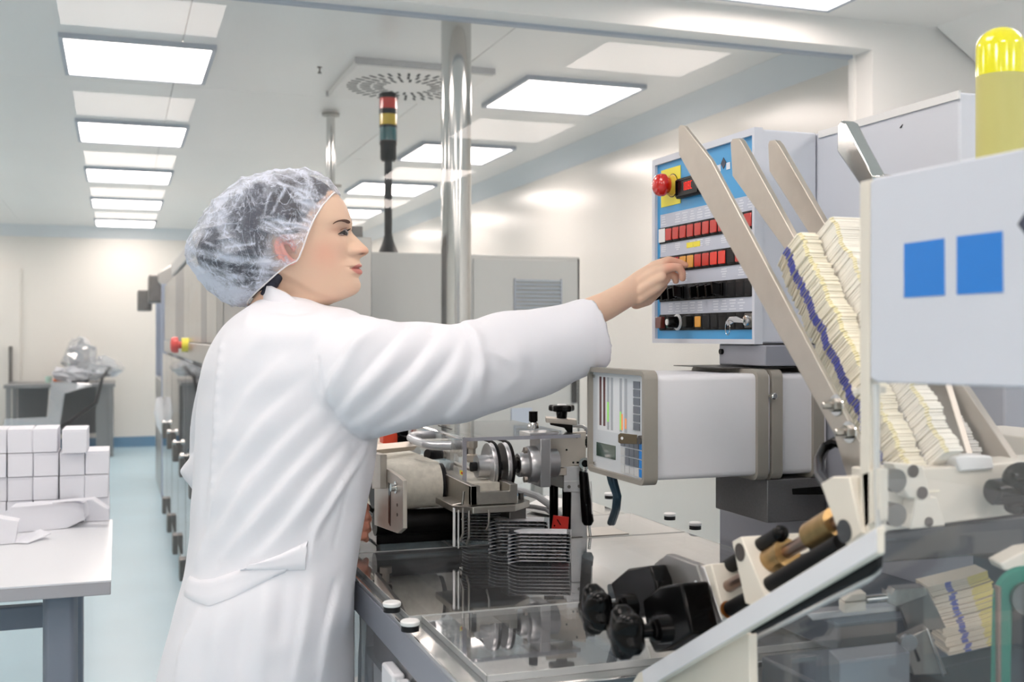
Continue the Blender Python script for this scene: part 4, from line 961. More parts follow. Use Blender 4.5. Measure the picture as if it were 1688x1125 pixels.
# lid, guard panel
t = thing('guard_panel', 'grey guard panel with two blue squares at the right edge', 'guard', (.62, .75, 1.27))
pnl = MB().prism([Q(a, b, .62) for a, b in [(1434, 302), (1440, 294), (1700, 242), (1760, 230), (1760, 645), (1700, 640), (1446, 631), (1434, 624)]], (.010, 0, 0))
build('panel_sheet', pnl, M_greypaint, t, bevel=.0015)
for pts in ([(1490, 402), (1556, 393), (1557, 487), (1490, 491)], [(1577, 390), (1652, 381), (1653, 482), (1577, 486)]):
    build('blue_square', MB().prism([Q(a, b, .6195) for a, b in pts], (.0006, 0, 0)), mat('square_blue', (34, 126, 214), .4), t, smooth=False)
build('diamond_mark', MB().prism([Q(a, b, .6195) for a, b in [(1677, 370), (1700, 335), (1722, 366), (1700, 400)]], (.0006, 0, 0)), M_dk, t, smooth=False)
build('front_post', MB().prism([Q(a, b, .62) for a, b in [(1417, 300), (1433, 296), (1433, 880), (1417, 888)]], (.012, 0, 0)), M_beige, t, bevel=.001)
for py in (640, 798, 856): build('cross_strap', MB().prism([Q(a, b, .632) for a, b in [(1405, py), (1446, py-3), (1446, py+9), (1405, py+12)]], (.01, 0, 0)), M_beige, t, bevel=.001)
g = MB().prism([Q(a, b, .62) for a, b in [(1434, 628), (1760, 645), (1760, 1240), (1240, 1240), (1240, 1056), (1430, 962), (1444, 950), (1448, 935), (1444, 800)]], (.004, 0, 0))
cg = build('clear_guard', g, G_acr, t, smooth=False)
build('guard_edge', MB().tube([Q(1444, 634, .622), Q(1445, 800, .622), Q(1449, 928, .622), Q(1447, 942, .622), Q(1436, 954, .622), Q(1250, 1050, .622), Q(1243, 1060, .622), Q(1241, 1200, .622)], .0026, 8), G_edgel, cg)
# inclined rail with brackets
t = thing('feeder_track', 'inclined grey rail carrying bearing blocks, black rods and bronze bushes', 'machine rail', (.64, 1.1, .95))
plq('rail', [(1052, 1110), (1446, 868), (1446, 914), (1092, 1122), (1060, 1150), (1040, 1128)], 0.58, .008, M_beige, t, .0015)
plq('rail_face', [(1058, 1107), (1444, 871), (1444, 911), (1092, 1119), (1062, 1140)], 0.5785, .0012, M_greybox, t, .0004)
plq('black_strip', [(1446, 916), (1446, 936), (1434, 948), (1238, 1046), (1236, 1036)], 0.589, .006, M_blackm, t, .001)
plq('skirt_plate', [(1092, 1124), (1228, 1044), (1234, 1046), (1236, 1148), (1150, 1132), (1100, 1128)], 0.595, .01, M_beige, t, .001)
RV = (Q(1440, 890, .58)-Q(1060, 1110, .58)); RV.x = 0; RV.normalize()
def block(nm, pts, s, w_, m_, par=t, bv=.0015): return plq(nm, pts, s, w_, m_, par, bv)
k1 = block('bearing_block', [(1206, 893), (1221, 885), (1262, 986), (1240, 1000), (1228, 996)], 0.615, .075, M_beige)
build('block_plug', MB().lathe([(.0095, 0), (.0095, .0008)], Q(1220, 911, .615), (-1, 0, 0), n=24), mat('plug_brown', (76, 68, 64), .4, metal=.3), k1)
k2_ = block('bearing_block', [(1352, 798), (1372, 786), (1400, 786), (1420, 880), (1396, 900), (1386, 890)], 0.615, .028, M_beige)
build('block_plug', MB().lathe([(.0105, 0), (.0105, .0008)], Q(1392, 876, .615), (-1, 0, 0), n=24), mat('plug_grey', (70, 72, 76), .4, metal=.3), k2_)
block('bearing_block', [(1420, 780), (1446, 772), (1446, 860), (1424, 872)], 0.62, .012, M_beige)
block('end_block', [(1150, 934), (1172, 930), (1194, 1018), (1180, 1030), (1168, 1000)], 0.625, .055, M_beige)
def rod(nm, p, q_, s, r_, m_, par=t, n=20): return build(nm, MB().tube([Q(*p, s), Q(*q_, s)], r_, n), m_, par)
rod('black_rod', (1226, 918), (1286, 881), .636, .0085, M_rubber)
build('rod_end', MB().sphere(Q(1287, 880, .636), .0084, 14, 8), M_black, t)
rod('black_rod', (1186, 944), (1222, 922), .65, .0085, M_rubber); rod('black_rod', (1204, 1004), (1240, 984), .628, .0082, M_rubber); rod('black_rod', (1266, 968), (1388, 896), .628, .0092, M_rubber)
rod('bronze_shaft', (1196, 970), (1400, 850), .640, .0070, mat('worn_shaft', (150, 128, 118), .3, metal=.9))
rod('bronze_bush', (1250, 938), (1296, 912), .640, .0140, M_brass); rod('bronze_bush', (1338, 884), (1378, 860), .640, .0140, M_brass)
rod('bush_ring', (1292, 914), (1298, 911), .640, .0150, M_brass); rod('bronze_bush', (1410, 846), (1424, 838), .640, .0140, M_brass)
for px, py in ((1183, 945), (1200, 1006)): build('copper_ring', MB().lathe([(.0095, 0), (.0095, .002)], Q(px, py, .65 if py < 960 else .628), RV, n=20), mat('copper', (190, 120, 60), .35, metal=.8), t)
rod('small_rod', (1280, 930), (1345, 912), .66, .003, M_steeld)
# plate and clamp knobs
t = thing('clamping_jig', 'pair of black star knobs with black clamp blocks on an aluminium plate', 'clamp', (.64, 1.3, .92))
ap = block('plate', [(1078, 930), (1098, 914), (1148, 932), (1178, 1030), (1160, 1052), (1090, 1052)], 0.62, .012, mat('plate_grey', (150, 148, 146), .35, metal=.7, noise=.05), t)
block('plate_edge', [(1150, 932), (1160, 935), (1190, 1024), (1180, 1030)], 0.624, .02, M_alu, t)
for px, py in ((1149, 967), (1167, 1029)): build('cap_screw', MB().lathe([(.0065, 0), (.0065, .001), (.004, .0012), (.004, .0004)], Q(px, py, .62), (-1, 0, 0), n=18), M_chrome, ap)
block('clamp_block', [(1006, 962), (1034, 938), (1070, 933), (1080, 958), (1086, 1010), (1049, 1020), (1016, 1000)], 0.597, .0235, M_black, t, .003)
block('clamp_block', [(1058, 990), (1087, 967), (1122, 962), (1140, 1046), (1098, 1074), (1078, 1077), (1068, 1056)], 0.585, .035, M_black, t, .003)
def starknob(px, py, s, r_, par):
    c_ = Q(px, py, s); m_ = MB(); n = 60; prof = [(.35, -.012), (.80, -.010), (1.0, -.004), (1.0, .004), (.82, .010), (.4, .013), (.05, .014)]
    vs = []; fs = []
    for f_, h_ in prof:
        for j in range(n):
            a = 2*math.pi*j/n; rr = r_*f_*(1+(.13*math.cos(5*a+.6) if f_ > .5 else 0))
            vs.append(c_+Vector((-h_*1.2, rr*math.cos(a), rr*math.sin(a))))
    for i in range(len(prof)-1):
        for j in range(n): fs.append((i*n+j, (i+1)*n+j, (i+1)*n+(j+1) % n, i*n+(j+1) % n))
    fs.append(tuple(range(n))); fs.append(tuple(range(len(prof)*n-1, (len(prof)-1)*n-1, -1)))
    m_.add(vs, fs); k_ = build('star_knob', m_, M_black, par, ang=60)
    build('knob_stem', MB().lathe([(.011, .035), (.012, .030), (.0075, .028), (.0075, .0)], c_, (1, 0, 0), n=24), M_black, k_)
    build('stem_collar', MB().lathe([(.015, .035), (.015, .050)], c_, (1, 0, 0), n=24), M_black, k_)
starknob(982, 1006, .532, .0275, t); starknob(1032, 1044, .508, .0265, t)

# ---- beam and parts seen through the guard
t = thing('feeder_beam', 'cream cast cross beam with holes seen through the clear guard', 'machine part', (.9, .98, 1.1))
fB = .96
def plg(nm, pts, f, th, m_, par, bv=.001): return build(nm, MB().prism([G(a, b, f) for a, b in pts], (0, th, 0)), m_, par, bevel=bv)
plg('beam', [(1452, 778), (1760, 756), (1760, 838), (1452, 878)], fB, .05, M_beige, t, .002)
plg('dark_beam', [(1440, 882), (1760, 843), (1760, 905), (1440, 930)], fB+.005, .045, mat('beam_dark', (96, 97, 100), .4, metal=.4), t, .002)
bb_ = plg('bearing_cap', [(1474, 764), (1522, 768), (1536, 824), (1498, 822), (1484, 800)], fB-.02, .02, M_beige, t, .002)
bb2 = plg('bearing_cap', [(1510, 820), (1545, 820), (1560, 868), (1500, 874)], fB-.02, .02, M_beige, t, .002)
for px, py, r_, par in ((1505, 777, .0065, bb_), (1520, 813, .0065, bb_), (1531, 861, .005, bb2)): build('hole_plug', MB().lathe([(r_, 0), (r_, .001)], G(px, py, fB-.0205), (0, -1, 0), n=20), mat('plug_brown', (0, 0, 0)), par)
for px, py in ((1462, 790), (1462, 846)): build('dark_boss', MB().lathe([(.0115, 0), (.0115, .015)], G(px, py, fB-.045), (0, -1, 0), n=20), M_steeld, t)
plg('white_stop', [(1576, 756), (1582, 752), (1636, 752), (1640, 774), (1584, 778)], fB-.005, .03, M_white, t, .002)
build('end_support', box(1.02, 1.12, .97, 1.2, 1.05, 1.20), M_beige, t, bevel=.002)
t = thing('dark_knob', 'glossy black ribbed knob at the right edge behind the clear guard', 'knob', G(1660, 830, fB-.03))
build('knob_body', MB().tube([G(1632, 812, .93), G(1636, 812, .93), G(1680, 808, .93), G(1720, 806, .93)], [.010, .0135, .015, .015], 18), M_black, t)
build('knob_head', MB().sphere(G(1684, 792, .925), .019, 18, 12, (1.2, .8, 1)), M_black, t)
build('knob_foot', MB().sphere(G(1678, 834, .93), .012, 18, 12, (1.4, .8, .8)), M_black, t)
t = thing('delivery_unit', 'dark lower machine unit with rod, plates and a green belt behind the clear guard', 'machine', (.95, 1.1, .6))
M_dark = mat('dark_blue_paint', (62, 70, 82), .35, noise=.15, nscale=5)
build('housing', box(.74, 1.115, .70, 1.19, .05, .93), M_dark, t, bevel=.004)
build('rear_housing', box(.86, 1.116, 1.20, 1.5, .918, .955), M_dark, t, bevel=.003)
build('back_wall', box(1.06, 1.116, .72, 1.19, .93, 1.045), M_dark, t, bevel=.002)
zz2 = 1.24
def plp(nm, pts, z, th, m_, par=None, bv=.001): return build(nm, MB().prism([P(a, b, z) for a, b in pts], FW*th), m_, par or t, bevel=bv)
plp('deck_plate', [(1384, 1090), (1500, 1076), (1500, 1140), (1384, 1140)], 1.18, .04, mat('deck_grey', (128, 134, 142), .4, metal=.3))
plp('bright_ledge', [(1330, 1012), (1480, 998), (1484, 1008), (1340, 1024)], 1.27, .02, M_alu)
plp('slide_block', [(1391, 992), (1404, 980), (1428, 978), (1428, 990), (1400, 993)], 1.25, .02, M_beige)
plp('slide_block', [(1391, 995), (1428, 992), (1428, 1008), (1391, 1012)], 1.25, .02, M_beige)
build('slide_rod', MB().tube([P(1428, 989, 1.25), P(1475, 984, 1.25)], .005, 14), M_chrome, t)
plp('rod_clamp', [(1462, 975), (1470, 980), (1474, 972), (1526, 968), (1530, 982), (1482, 1000), (1464, 996)], 1.245, .02, M_steel)
plp('cover_plate', [(1484, 1000), (1528, 970), (1560, 1036), (1500, 1046)], 1.25, .01, M_steeld)
plp('slotted_plate', [(1486, 1056), (1530, 1036), (1562, 1112), (1506, 1114)], 1.22, .02, M_steel)
build('plate_bolt', MB().lathe([(.009, 0), (.009, .006)], P(1496, 1058, 1.22), -FW, n=16), M_chrome, t)
plp('plate_slot', [(1506, 1070), (1510, 1070), (1518, 1090), (1513, 1092)], 1.218, .002, M_black, bv=0)
plp('edge_strip', [(1527, 1038), (1530, 1037), (1558, 1116), (1555, 1117)], 1.215, .004, M_chrome)
plp('black_base', [(1500, 1112), (1650, 1080), (1650, 1140), (1500, 1140)], 1.24, .03, M_blackm)
bl = MB().prism([P(1648, 930, 1.12), P(1690, 908, 1.12), P(1740, 900, 1.12), P(1740, 935, 1.12), P(1655, 942, 1.12)], FW*.03); build('white_bracket', bl, M_beige, t, bevel=.002)
# green belt loop
gx0, gx1, gy0, gy1 = 1650, 1720, 958, 1190
cen = [P(1688, 985, 1.12), P(1684, 1170, 1.12)]
rr = .0215; lp = []
upv = (cen[0]-cen[1]).normalized(); sd_ = upv.cross(FW).normalized()
for i in range(17):
    a = math.pi*i/16; lp.append(cen[0]+sd_*rr*math.cos(a)+upv*rr*math.sin(a))
for i in range(17):
    a = math.pi*(1+i/16); lp.append(cen[1]+sd_*rr*math.cos(a)+upv*rr*math.sin(a))
lp.append(lp[0])
build('green_belt', MB().tube(lp, [(.0045, .010)]*len(lp), 8, caps=False, up=FW), mat('belt_green', (24, 118, 100), .45), t)
build('belt_pulley', MB().lathe([(.016, -.01), (.016, .01)], cen[0], FW, n=30), M_steeld, t)
plp('belt_frame', [(1646, 968), (1651, 968), (1651, 1160), (1646, 1160)], 1.11, .012, mat('frame_brown', (140, 116, 106), .4, metal=.4))
# lower leaflet stack
lu = (RT*.97+UP*.24).normalized(); ld = (RT*.30-UP*.95).normalized(); sh = MB()
org = P(1530, 968, 1.26); thk = .0024
def lower_leaf():
    a = org; W1 = .045; W2 = .026; d2 = FW*.03+RT*.02
    mb = MB(); ps = [a, a+lu*W1*.42, a+lu*W1*.58, a+lu*W1, a+lu*W1+lu*W2+FW*.006, a+lu*W1+lu*W2+FW*.04, a+FW*.04]
    k = len(ps); vs = [p for p in ps]+[p+ld*thk*.86 for p in ps]
    fs = [(i, (i+1) % k, k+(i+1) % k, k+i) for i in range(k)]; ms = [0, 1, 0, 2, 0, 0, 0]
    fs += [tuple(range(k-1, -1, -1)), tuple(range(k, 2*k))]; ms += [0, 0]
    mb.add(vs, fs); mb.m = ms; return mb
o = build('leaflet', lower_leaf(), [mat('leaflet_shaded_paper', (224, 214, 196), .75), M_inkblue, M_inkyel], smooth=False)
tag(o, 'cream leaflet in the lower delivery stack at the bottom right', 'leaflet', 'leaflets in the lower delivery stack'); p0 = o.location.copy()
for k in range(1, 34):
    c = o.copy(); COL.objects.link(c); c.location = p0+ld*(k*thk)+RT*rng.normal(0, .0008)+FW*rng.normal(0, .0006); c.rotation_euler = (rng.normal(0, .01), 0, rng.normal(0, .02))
# beacon
c = Q(1649, 200, .98); rb = 38*Vector((c.x*SN+c.y*CS, 0, 0)).x/FP
zb_ = lambda py: CAMZ+(554-py)/FP*(c.x*SN+c.y*CS)
t = thing('beacon_lamp', 'bright yellow domed beacon at the top right above the guard panel', 'beacon', (c.x, c.y, zb_(320)))
o = Vector((c.x, c.y, 0))
build('lower_tube', MB().lathe([(rb, zb_(320)), (rb, zb_(126))], o, n=40), mat('khaki_tube', (196, 190, 116), .45), t)
build('lens', MB().lathe([(rb*1.01, zb_(126)), (rb*1.01, zb_(80))]+[(rb*1.01*math.cos(a), zb_(80)+rb*.92*math.sin(a)) for a in np.linspace(.1, math.pi/2, 9)], o, n=40), mat('lens_yellow', (232, 224, 10), .12, coat=1, emit=.12), t)
build('mount', box(c.x-.04, 1.2, c.y-.04, c.y+.04, zb_(345), zb_(321)), M_greypaint, t, bevel=.002)
build('mount_arm', box(1.15, 1.25, c.y+.04, 1.277, zb_(345)-.03, zb_(321)), M_greypaint, t, bevel=.002)
# cable near the feeder
tag(build('black_hose', MB().tube([Q(1402, 742, .757), Q(1392, 734, .765), Q(1376, 729, .765), Q(1360, 738, .76), Q(1350, 760, .74), Q(1352, 785, .70), Q(1368, 806, .655)], .006, 12), M_black), 'black hose looping behind the lower end of the front guide bar', 'hose')
# ================================================================ the woman
def skin_material():
    m = bpy.data.materials.new('skin'); m.use_nodes = True; nt = m.node_tree; N = nt.nodes; L = nt.links; b = N['Principled BSDF']
    at = N.new('ShaderNodeAttribute'); at.attribute_name = 'tint'; L.new(at.outputs['Color'], b.inputs['Base Color'])
    b.inputs['Roughness'].default_value = .48; b.inputs['Specular IOR Level'].default_value = .35
    b.inputs['Subsurface Weight'].default_value = .12; b.inputs['Subsurface Radius'].default_value = (.008, .003, .002); b.inputs['Subsurface Scale'].default_value = .6
    n = N.new('ShaderNodeTexNoise'); n.inputs['Scale'].default_value = 500; bp = N.new('ShaderNodeBump'); bp.inputs['Strength'].default_value = .06; bp.inputs['Distance'].default_value = .001
    tc = N.new('ShaderNodeTexCoord'); L.new(tc.outputs['Object'], n.inputs[0]); L.new(n.outputs[0], bp.inputs['Height']); L.new(bp.outputs[0], b.inputs['Normal'])
    return m
M_skin = skin_material()
M_coat = mat('white_coat_cotton', (228, 229, 236), .8, bump=.08, bscale=900, sheen=.15)
M_hair = mat('dark_hair', (26, 30, 48), .5, bump=.6, bscale=120, brushed=(1, 1, 3))
ZH = 1.97
ro = P(470, 1090, 1.9); PR = thing('person', 'woman in white lab coat and sheer hair cap reaching to press a panel button', 'person', (ro.x, ro.y, 0))

def remesh(mb, voxel):
    me = bpy.data.meshes.new('tmp'); me.from_pydata([tuple(v) for v in mb.v], [], mb.f)
    o = bpy.data.objects.new('tmp', me); COL.objects.link(o)
    r = o.modifiers.new('r', 'REMESH'); r.mode = 'VOXEL'; r.voxel_size = voxel
    bpy.context.view_layer.update(); dg_ = bpy.context.evaluated_depsgraph_get()
    e = o.evaluated_get(dg_).to_mesh(); n = len(e.vertices); co = np.empty(n*3); e.vertices.foreach_get('co', co); co = co.reshape(-1, 3)
    fs = [tuple(p.vertices) for p in e.polygons]; ed = np.empty(len(e.edges)*2, dtype=np.int64); e.edges.foreach_get('vertices', ed); ed = ed.reshape(-1, 2)
    bpy.data.objects.remove(o); bpy.data.meshes.remove(me)
    return co, fs, ed
def smooth(co, ed, it, f=.5, mask=None):
    n = len(co); deg = np.zeros(n); np.add.at(deg, ed[:, 0], 1); np.add.at(deg, ed[:, 1], 1); deg[deg == 0] = 1
    for _ in range(it):
        s = np.zeros_like(co); np.add.at(s, ed[:, 0], co[ed[:, 1]]); np.add.at(s, ed[:, 1], co[ed[:, 0]])
        d = (s/deg[:, None]-co)*f
        if mask is not None: d *= mask[:, None]
        co = co+d
    return co
def normals(co, fs):
    q = np.array([f if len(f) == 4 else (f[0], f[1], f[2], f[2]) for f in fs])
    nf = np.cross(co[q[:, 2]]-co[q[:, 0]], co[q[:, 3]]-co[q[:, 1]]); tri = q[:, 2] == q[:, 3]
    nf[tri] = np.cross(co[q[tri, 1]]-co[q[tri, 0]], co[q[tri, 2]]-co[q[tri, 0]])
    vn = np.zeros_like(co)
    for i in range(4): np.add.at(vn, q[:, i], nf)
    return vn/np.maximum(np.linalg.norm(vn, axis=1, keepdims=True), 1e-9)
def topx(co):
    """world -> photograph pixels and camera depth"""
    x, y, z = co[:, 0], co[:, 1], co[:, 2]; zc = x*SN+y*CS; d = (x*CS-y*SN)/zc
    return CX+FP*d, CY-(z-CAMZ)/zc*FP, zc
def sstep(a, b, x): t_ = np.clip((x-a)/(b-a), 0, 1); return t_*t_*(3-2*t_)
def interp(keys, y, col): return float(np.interp(y, [k[0] for k in keys], [k[col] for k in keys]))
def cinterp(keys, ys, col):
    """smooth (cubic Hermite) interpolation through the keys"""
    xk = np.array([k[0] for k in keys], float); yk = np.array([k[col] for k in keys], float)
    m = np.gradient(yk, xk); out = []
    for y_ in np.atleast_1d(ys):
        i = int(np.clip(np.searchsorted(xk, y_)-1, 0, len(xk)-2)); h = xk[i+1]-xk[i]; u = np.clip((y_-xk[i])/h, 0, 1)
        out.append((2*u**3-3*u**2+1)*yk[i]+(u**3-2*u**2+u)*h*m[i]+(-2*u**3+3*u**2)*yk[i+1]+(u**3-u**2)*h*m[i+1])
    return np.array(out)

# ---------------- head and neck: one lofted grid. keys: y, back, c(x of widest), base front, half width (m)
HK = [(287, 486, 490, 494, .004), (289, 468, 490, 510, .028), (294, 452, 490, 524, .042), (302, 437, 489, 538, .054), (314, 424, 488, 551, .063), (330, 413, 487, 563, .069),
      (348, 404, 486, 571.5, .072), (366, 399, 485, 576.5, .0735), (381, 399, 484, 575, .0725), (396, 402, 484, 576, .0705), (412, 409, 485, 579, .068),
      (426, 417, 487, 582, .065), (440, 426, 489, 585.5, .061), (452, 433, 490, 587, .0575), (463, 438, 490, 589.5, .054), (474, 441, 488, 589.5, .0515), (482, 442, 486, 585, .050),
      (489, 442, 484, 576, .049), (494, 441, 482, 564, .049), (500, 440, 479, 548, .050), (508, 438, 476, 531, .051), (520, 434, 472, 520, .054), (545, 428, 466, 510, .058), (575, 420, 462, 505, .06)]
# exact profile of brow, nose, lips, chin (y, x)
PF = [(287, 494), (294, 520), (302, 535), (312, 548), (321, 557), (332, 566.5), (348, 574.5), (358, 577.5), (367, 579.5), (375, 580.2), (381, 579.5), (386, 582.5), (392, 588.5), (399, 595.5), (405, 602), (409, 606), (413, 608), (417, 607.3), (420.5, 603.5), (423, 598.5),
      (425.5, 594.2), (429, 592.8), (433, 594), (437, 596.6), (440, 596.2), (442.3, 592.6), (444.6, 595.2), (448, 597.6), (451.5, 597), (455, 592.8), (458.5, 590.8), (463, 592.6), (468, 594.6), (474, 594.4), (480, 591.4), (485, 586), (489, 578), (494, 565), (500, 548.5), (508, 531), (520, 520), (545, 510), (575, 505)]
ys = np.concatenate([np.arange(287, 300, 1.0), np.arange(300, 360, 2.0), np.arange(360, 500, 1.0), np.arange(500, 576, 4.0)])
NT = 168
# denser angles in front
tt = np.linspace(-1, 1, NT, endpoint=False); ths = np.pi*(np.sign(tt)*(np.abs(tt)**1.25))
m2 = ZH/FP
bk = cinterp(HK, ys, 1); cc = cinterp(HK, ys, 2); bf = cinterp(HK, ys, 3); hw = np.maximum(cinterp(HK, ys, 4), .003)
pf = np.interp(ys, [p[0] for p in PF], [p[1] for p in PF])
U = np.zeros((len(ys), NT)); V = np.zeros_like(U)
for i, y_ in enumerate(ys):
    ct, st = np.cos(ths), np.sin(ths)
    af = (bf[i]-cc[i])*m2; ab = (cc[i]-bk[i])*m2
    ex = float(np.interp(y_, [400, 470], [.87, .92]))
    cu = np.sign(ct)*np.abs(ct)**ex; sv = np.sign(st)*np.abs(st)**ex
    U[i] = cc[i]*m2+np.where(ct > 0, af*cu, ab*cu); V[i] = hw[i]*sv
# nose, lips, chin forward of the base by width-dependent weights
Yg = np.repeat(ys[:, None], NT, 1); front = np.cos(ths)[None, :] > 0
ex_ = (pf-bf)[:, None]*m2
def sig(y_):
    return np.interp(y_, [287, 360, 372, 381, 390, 400, 410, 417, 421, 424, 427, 432, 440, 452, 458, 466, 480, 495, 520], [.04, .035, .020, .0088, .0095, .0125, .0165, .0175, .0150, .0115, .012, .017, .021, .019, .018, .019, .024, .03, .05])
wgt = np.exp(-(np.abs(V)/sig(Yg))**2.1)
U = U+np.where(front, ex_*wgt, 0)
# alar wing of the nose
def g2(y0, sy, v0, sv): return np.exp(-((Yg-y0)/sy)**2-((np.abs(V)-v0)/sv)**2)
fr_ = np.where(front, 1.0, 0)
dU = np.zeros_like(U); dV = np.zeros_like(V); sgn = np.sign(V)
dU += fr_*.0060*g2(415, 6.5, .0155, .0055)            # wing
dU -= fr_*.0030*g2(412, 8, .0235, .004)               # crease behind the wing
dU -= fr_*.0058*g2(383, 9, .026, .010)                # eye socket
dU -= fr_*.0030*g2(381, 8, .013, .006)                # inner corner
dU += fr_*.0030*g2(368, 5, .026, .014)                # brow ridge
dU += fr_*.0030*g2(405, 14, .040, .014)               # cheekbone
dU -= fr_*.0022*g2(432, 10, .034, .010)               # hollow
dU += fr_*.0012*g2(452, 8, .030, .008)
dU -= fr_*.0035*g2(442.5, 2.0, .018, .008)*1.0        # mouth corner
dU -= fr_*.0022*g2(442.4, 1.3, .008, .012)
dU -= fr_*.0030*g2(421.5, 2.2, .0085, .0035)          # nostril
U += dU
jl = np.interp(np.clip(U/m2, 440, 585), [440, 475, 500, 530, 560, 585], [440, 450, 463, 481, 491.5, 493])
und = np.clip((Yg-jl)/15, 0, 1); und = und*und*(3-2*und)*np.clip((Yg-440)/10, 0, 1)
V = V*(1-.13*und*np.clip((U/m2-445)/30, 0, 1))
pts = []
Zw = CAMZ+(CY-ys)*m2
head = MB(); vv = []
for i in range(len(ys)):
    for j in range(NT):
        p = RT*(U[i, j]-CX*m2)+FW*(ZH-V[i, j]*1.0)+UP*0
        vv.append((p.x, p.y, Zw[i]))
hf = []
for i in range(len(ys)-1):
    for j in range(NT): hf.append((i*NT+j, i*NT+(j+1) % NT, (i+1)*NT+(j+1) % NT, (i+1)*NT+j))
hf.append(tuple(range(NT-1, -1, -1))); hf.append(tuple(range((len(ys)-1)*NT, len(ys)*NT)))
head.add(vv, hf)
hco = np.array(head.v)
hed = np.array([(f[0], f[1]) for f in hf[:-2]]+[(f[0], f[3]) for f in hf[:-2]])
hm = np.ones(len(hco))*1.0
hco = smooth(hco, hed, 2, .4)
# correct winding (outward)
cen_ = hco.mean(0); nn = normals(hco, hf)
if ((hco-cen_)*nn).sum() < 0: hf = [tuple(reversed(f)) for f in hf]; nn = -nn

# ---------------- right hand, forearm (remeshed) and left hand, torso, legs
HZ = 2.045
def T(pts, n=18): # tapered closed limb: pts = (px, py, z, r) or (px, py, z, ra, rb)
    c = [P(a[0], a[1], a[2]) for a in pts]; r_ = [(a[3], a[4]) if len(a) > 4 else (a[3], a[3]) for a in pts]
    d0 = (c[0]-c[1]).normalized(); d1 = (c[-1]-c[-2]).normalized()
    C_ = [c[0]+d0*r_[0][0]*.85, c[0]+d0*r_[0][0]*.5]+c+[c[-1]+d1*r_[-1][0]*.55, c[-1]+d1*r_[-1][0]*.9]
    R_ = [tuple(v*.35 for v in r_[0]), tuple(v*.85 for v in r_[0])]+r_+[tuple(v*.82 for v in r_[-1]), tuple(v*.35 for v in r_[-1])]
    return C_, R_, n
hand = MB()
def limb(mb, pts, n=18):
    C_, R_, n = T(pts, n); mb.tube(C_, R_, n, up=UP)
limb(hand, [(880, 566, 1.97, .030, .026), (960, 522, 2.0, .0285, .024), (1000, 504, 2.02, .026, .021), (1030, 487, 2.033, .0245, .0175), (1045, 478, 2.04, .026, .0155)])
limb(hand, [(1040, 482, 2.04, .026, .014), (1060, 470, 2.045, .029, .0135), (1078, 458, 2.048, .0275, .0125), (1090, 450, 2.05, .022, .0115)])
# metacarpal ridges to four knuckles
limb(hand, [(1052, 456, 2.052, .010), (1080, 438, 2.058, .0098), (1103, 430.5, 2.062, .0096)])
limb(hand, [(1052, 466, 2.038, .010), (1080, 449, 2.036, .0098), (1098, 443, 2.034, .0098)])
limb(hand, [(1055, 480, 2.032, .010), (1076, 466, 2.028, .0095), (1092, 458, 2.026, .0092)])
limb(hand, [(1052, 494, 2.036, .010), (1070, 482, 2.032, .0092), (1084, 474, 2.03, .0088)])
limb(hand, [(1103, 430.5, 2.062, .0094), (1115, 433, 2.064, .0080), (1124, 435.5, 2.064, .0073), (1130.5, 437.5, 2.063, .0062)])           # index, pressing
limb(hand, [(1098, 443, 2.034, .0096), (1110, 440.5, 2.032, .0084), (1119.5, 441, 2.032, .0082), (1124.5, 450, 2.034, .0074), (1125, 459.5, 2.036, .0066)])  # middle
limb(hand, [(1092, 457, 2.026+.02, .0086), (1106, 451, 2.048, .0078), (1113.5, 455, 2.05, .0072), (1114, 464, 2.052, .0064)])          # ring
limb(hand, [(1084, 473, 2.03, .0084), (1094, 467, 2.034, .0072), (1100, 461.5, 2.044, .0064), (1100, 458.5, 2.05, .0058)])           # little
limb(hand, [(1048, 500, 2.055, .012), (1068, 494, 2.068, .0115), (1084, 480, 2.078, .0095), (1094, 470, 2.082, .0082)])            # thumb, behind
aco, afs, aed = remesh(hand, .0019)
aco = smooth(aco, aed, 7, .5)
lh = MB()
for k, (y0_, x1_) in enumerate(((832, 605), (849, 608.5), (866, 607.5), (882, 603.5))):
    limb(lh, [(578, y0_+8, 2.13, .0088), (594, y0_+3, 2.115, .0086), (x1_-2, y0_+2, 2.112, .0078), (x1_, y0_+8, 2.125, .0066)], 12)
limb(lh, [(540, 850, 2.15, .026, .022), (565, 860, 2.14, .032, .014), (585, 862, 2.13, .034, .013)])
limb(lh, [(560, 842, 2.14, .011), (580, 828, 2.125, .010), (597, 824, 2.125, .0078)], 12)
limb(lh, [(375, 790, 2.2, .022), (440, 822, 2.18, .027), (545, 850, 2.15, .025)])
lco, lfs, led_ = remesh(lh, .0026); lco = smooth(lco, led_, 5, .5)
# trunk, upper arms, legs under the coat
tr_ = MB()
limb(tr_, [(455, 560, 1.96, .075, .10), (440, 640, 1.95, .10, .14), (450, 800, 1.93, .09, .12), (450, 950, 1.9, .11, .14), (445, 1050, 1.9, .12, .15)], 24)
limb(tr_, [(462, 500, 1.965, .05, .05), (455, 580, 1.96, .06, .07)], 20)
limb(tr_, [(480, 590, 1.86, .06), (640, 610, 1.88, .046), (780, 610, 1.92, .040), (890, 562, 1.975, .032)], 18)
limb(tr_, [(425, 580, 2.04, .04), (384, 640, 2.12, .026), (360, 705, 2.17, .02), (368, 768, 2.2, .018)], 18)
def leg(dx, z_):
    c = [P(440+dx, 1050, z_), P(436+dx, 1300, z_)]
    a, b = c; k = Vector((b.x, b.y, .48)); n_ = Vector((b.x, b.y, .07))
    tr_.tube([a+UP*.05, a, k+(a-k)*.5, k, k*.4+n_*.6+Vector((0, 0, .02)), n_, n_-UP*.02], [(.05, .05), (.085, .085), (.072, .072), (.052, .052), (.048, .048), (.035, .035), (.02, .02)], 18)
    return n_
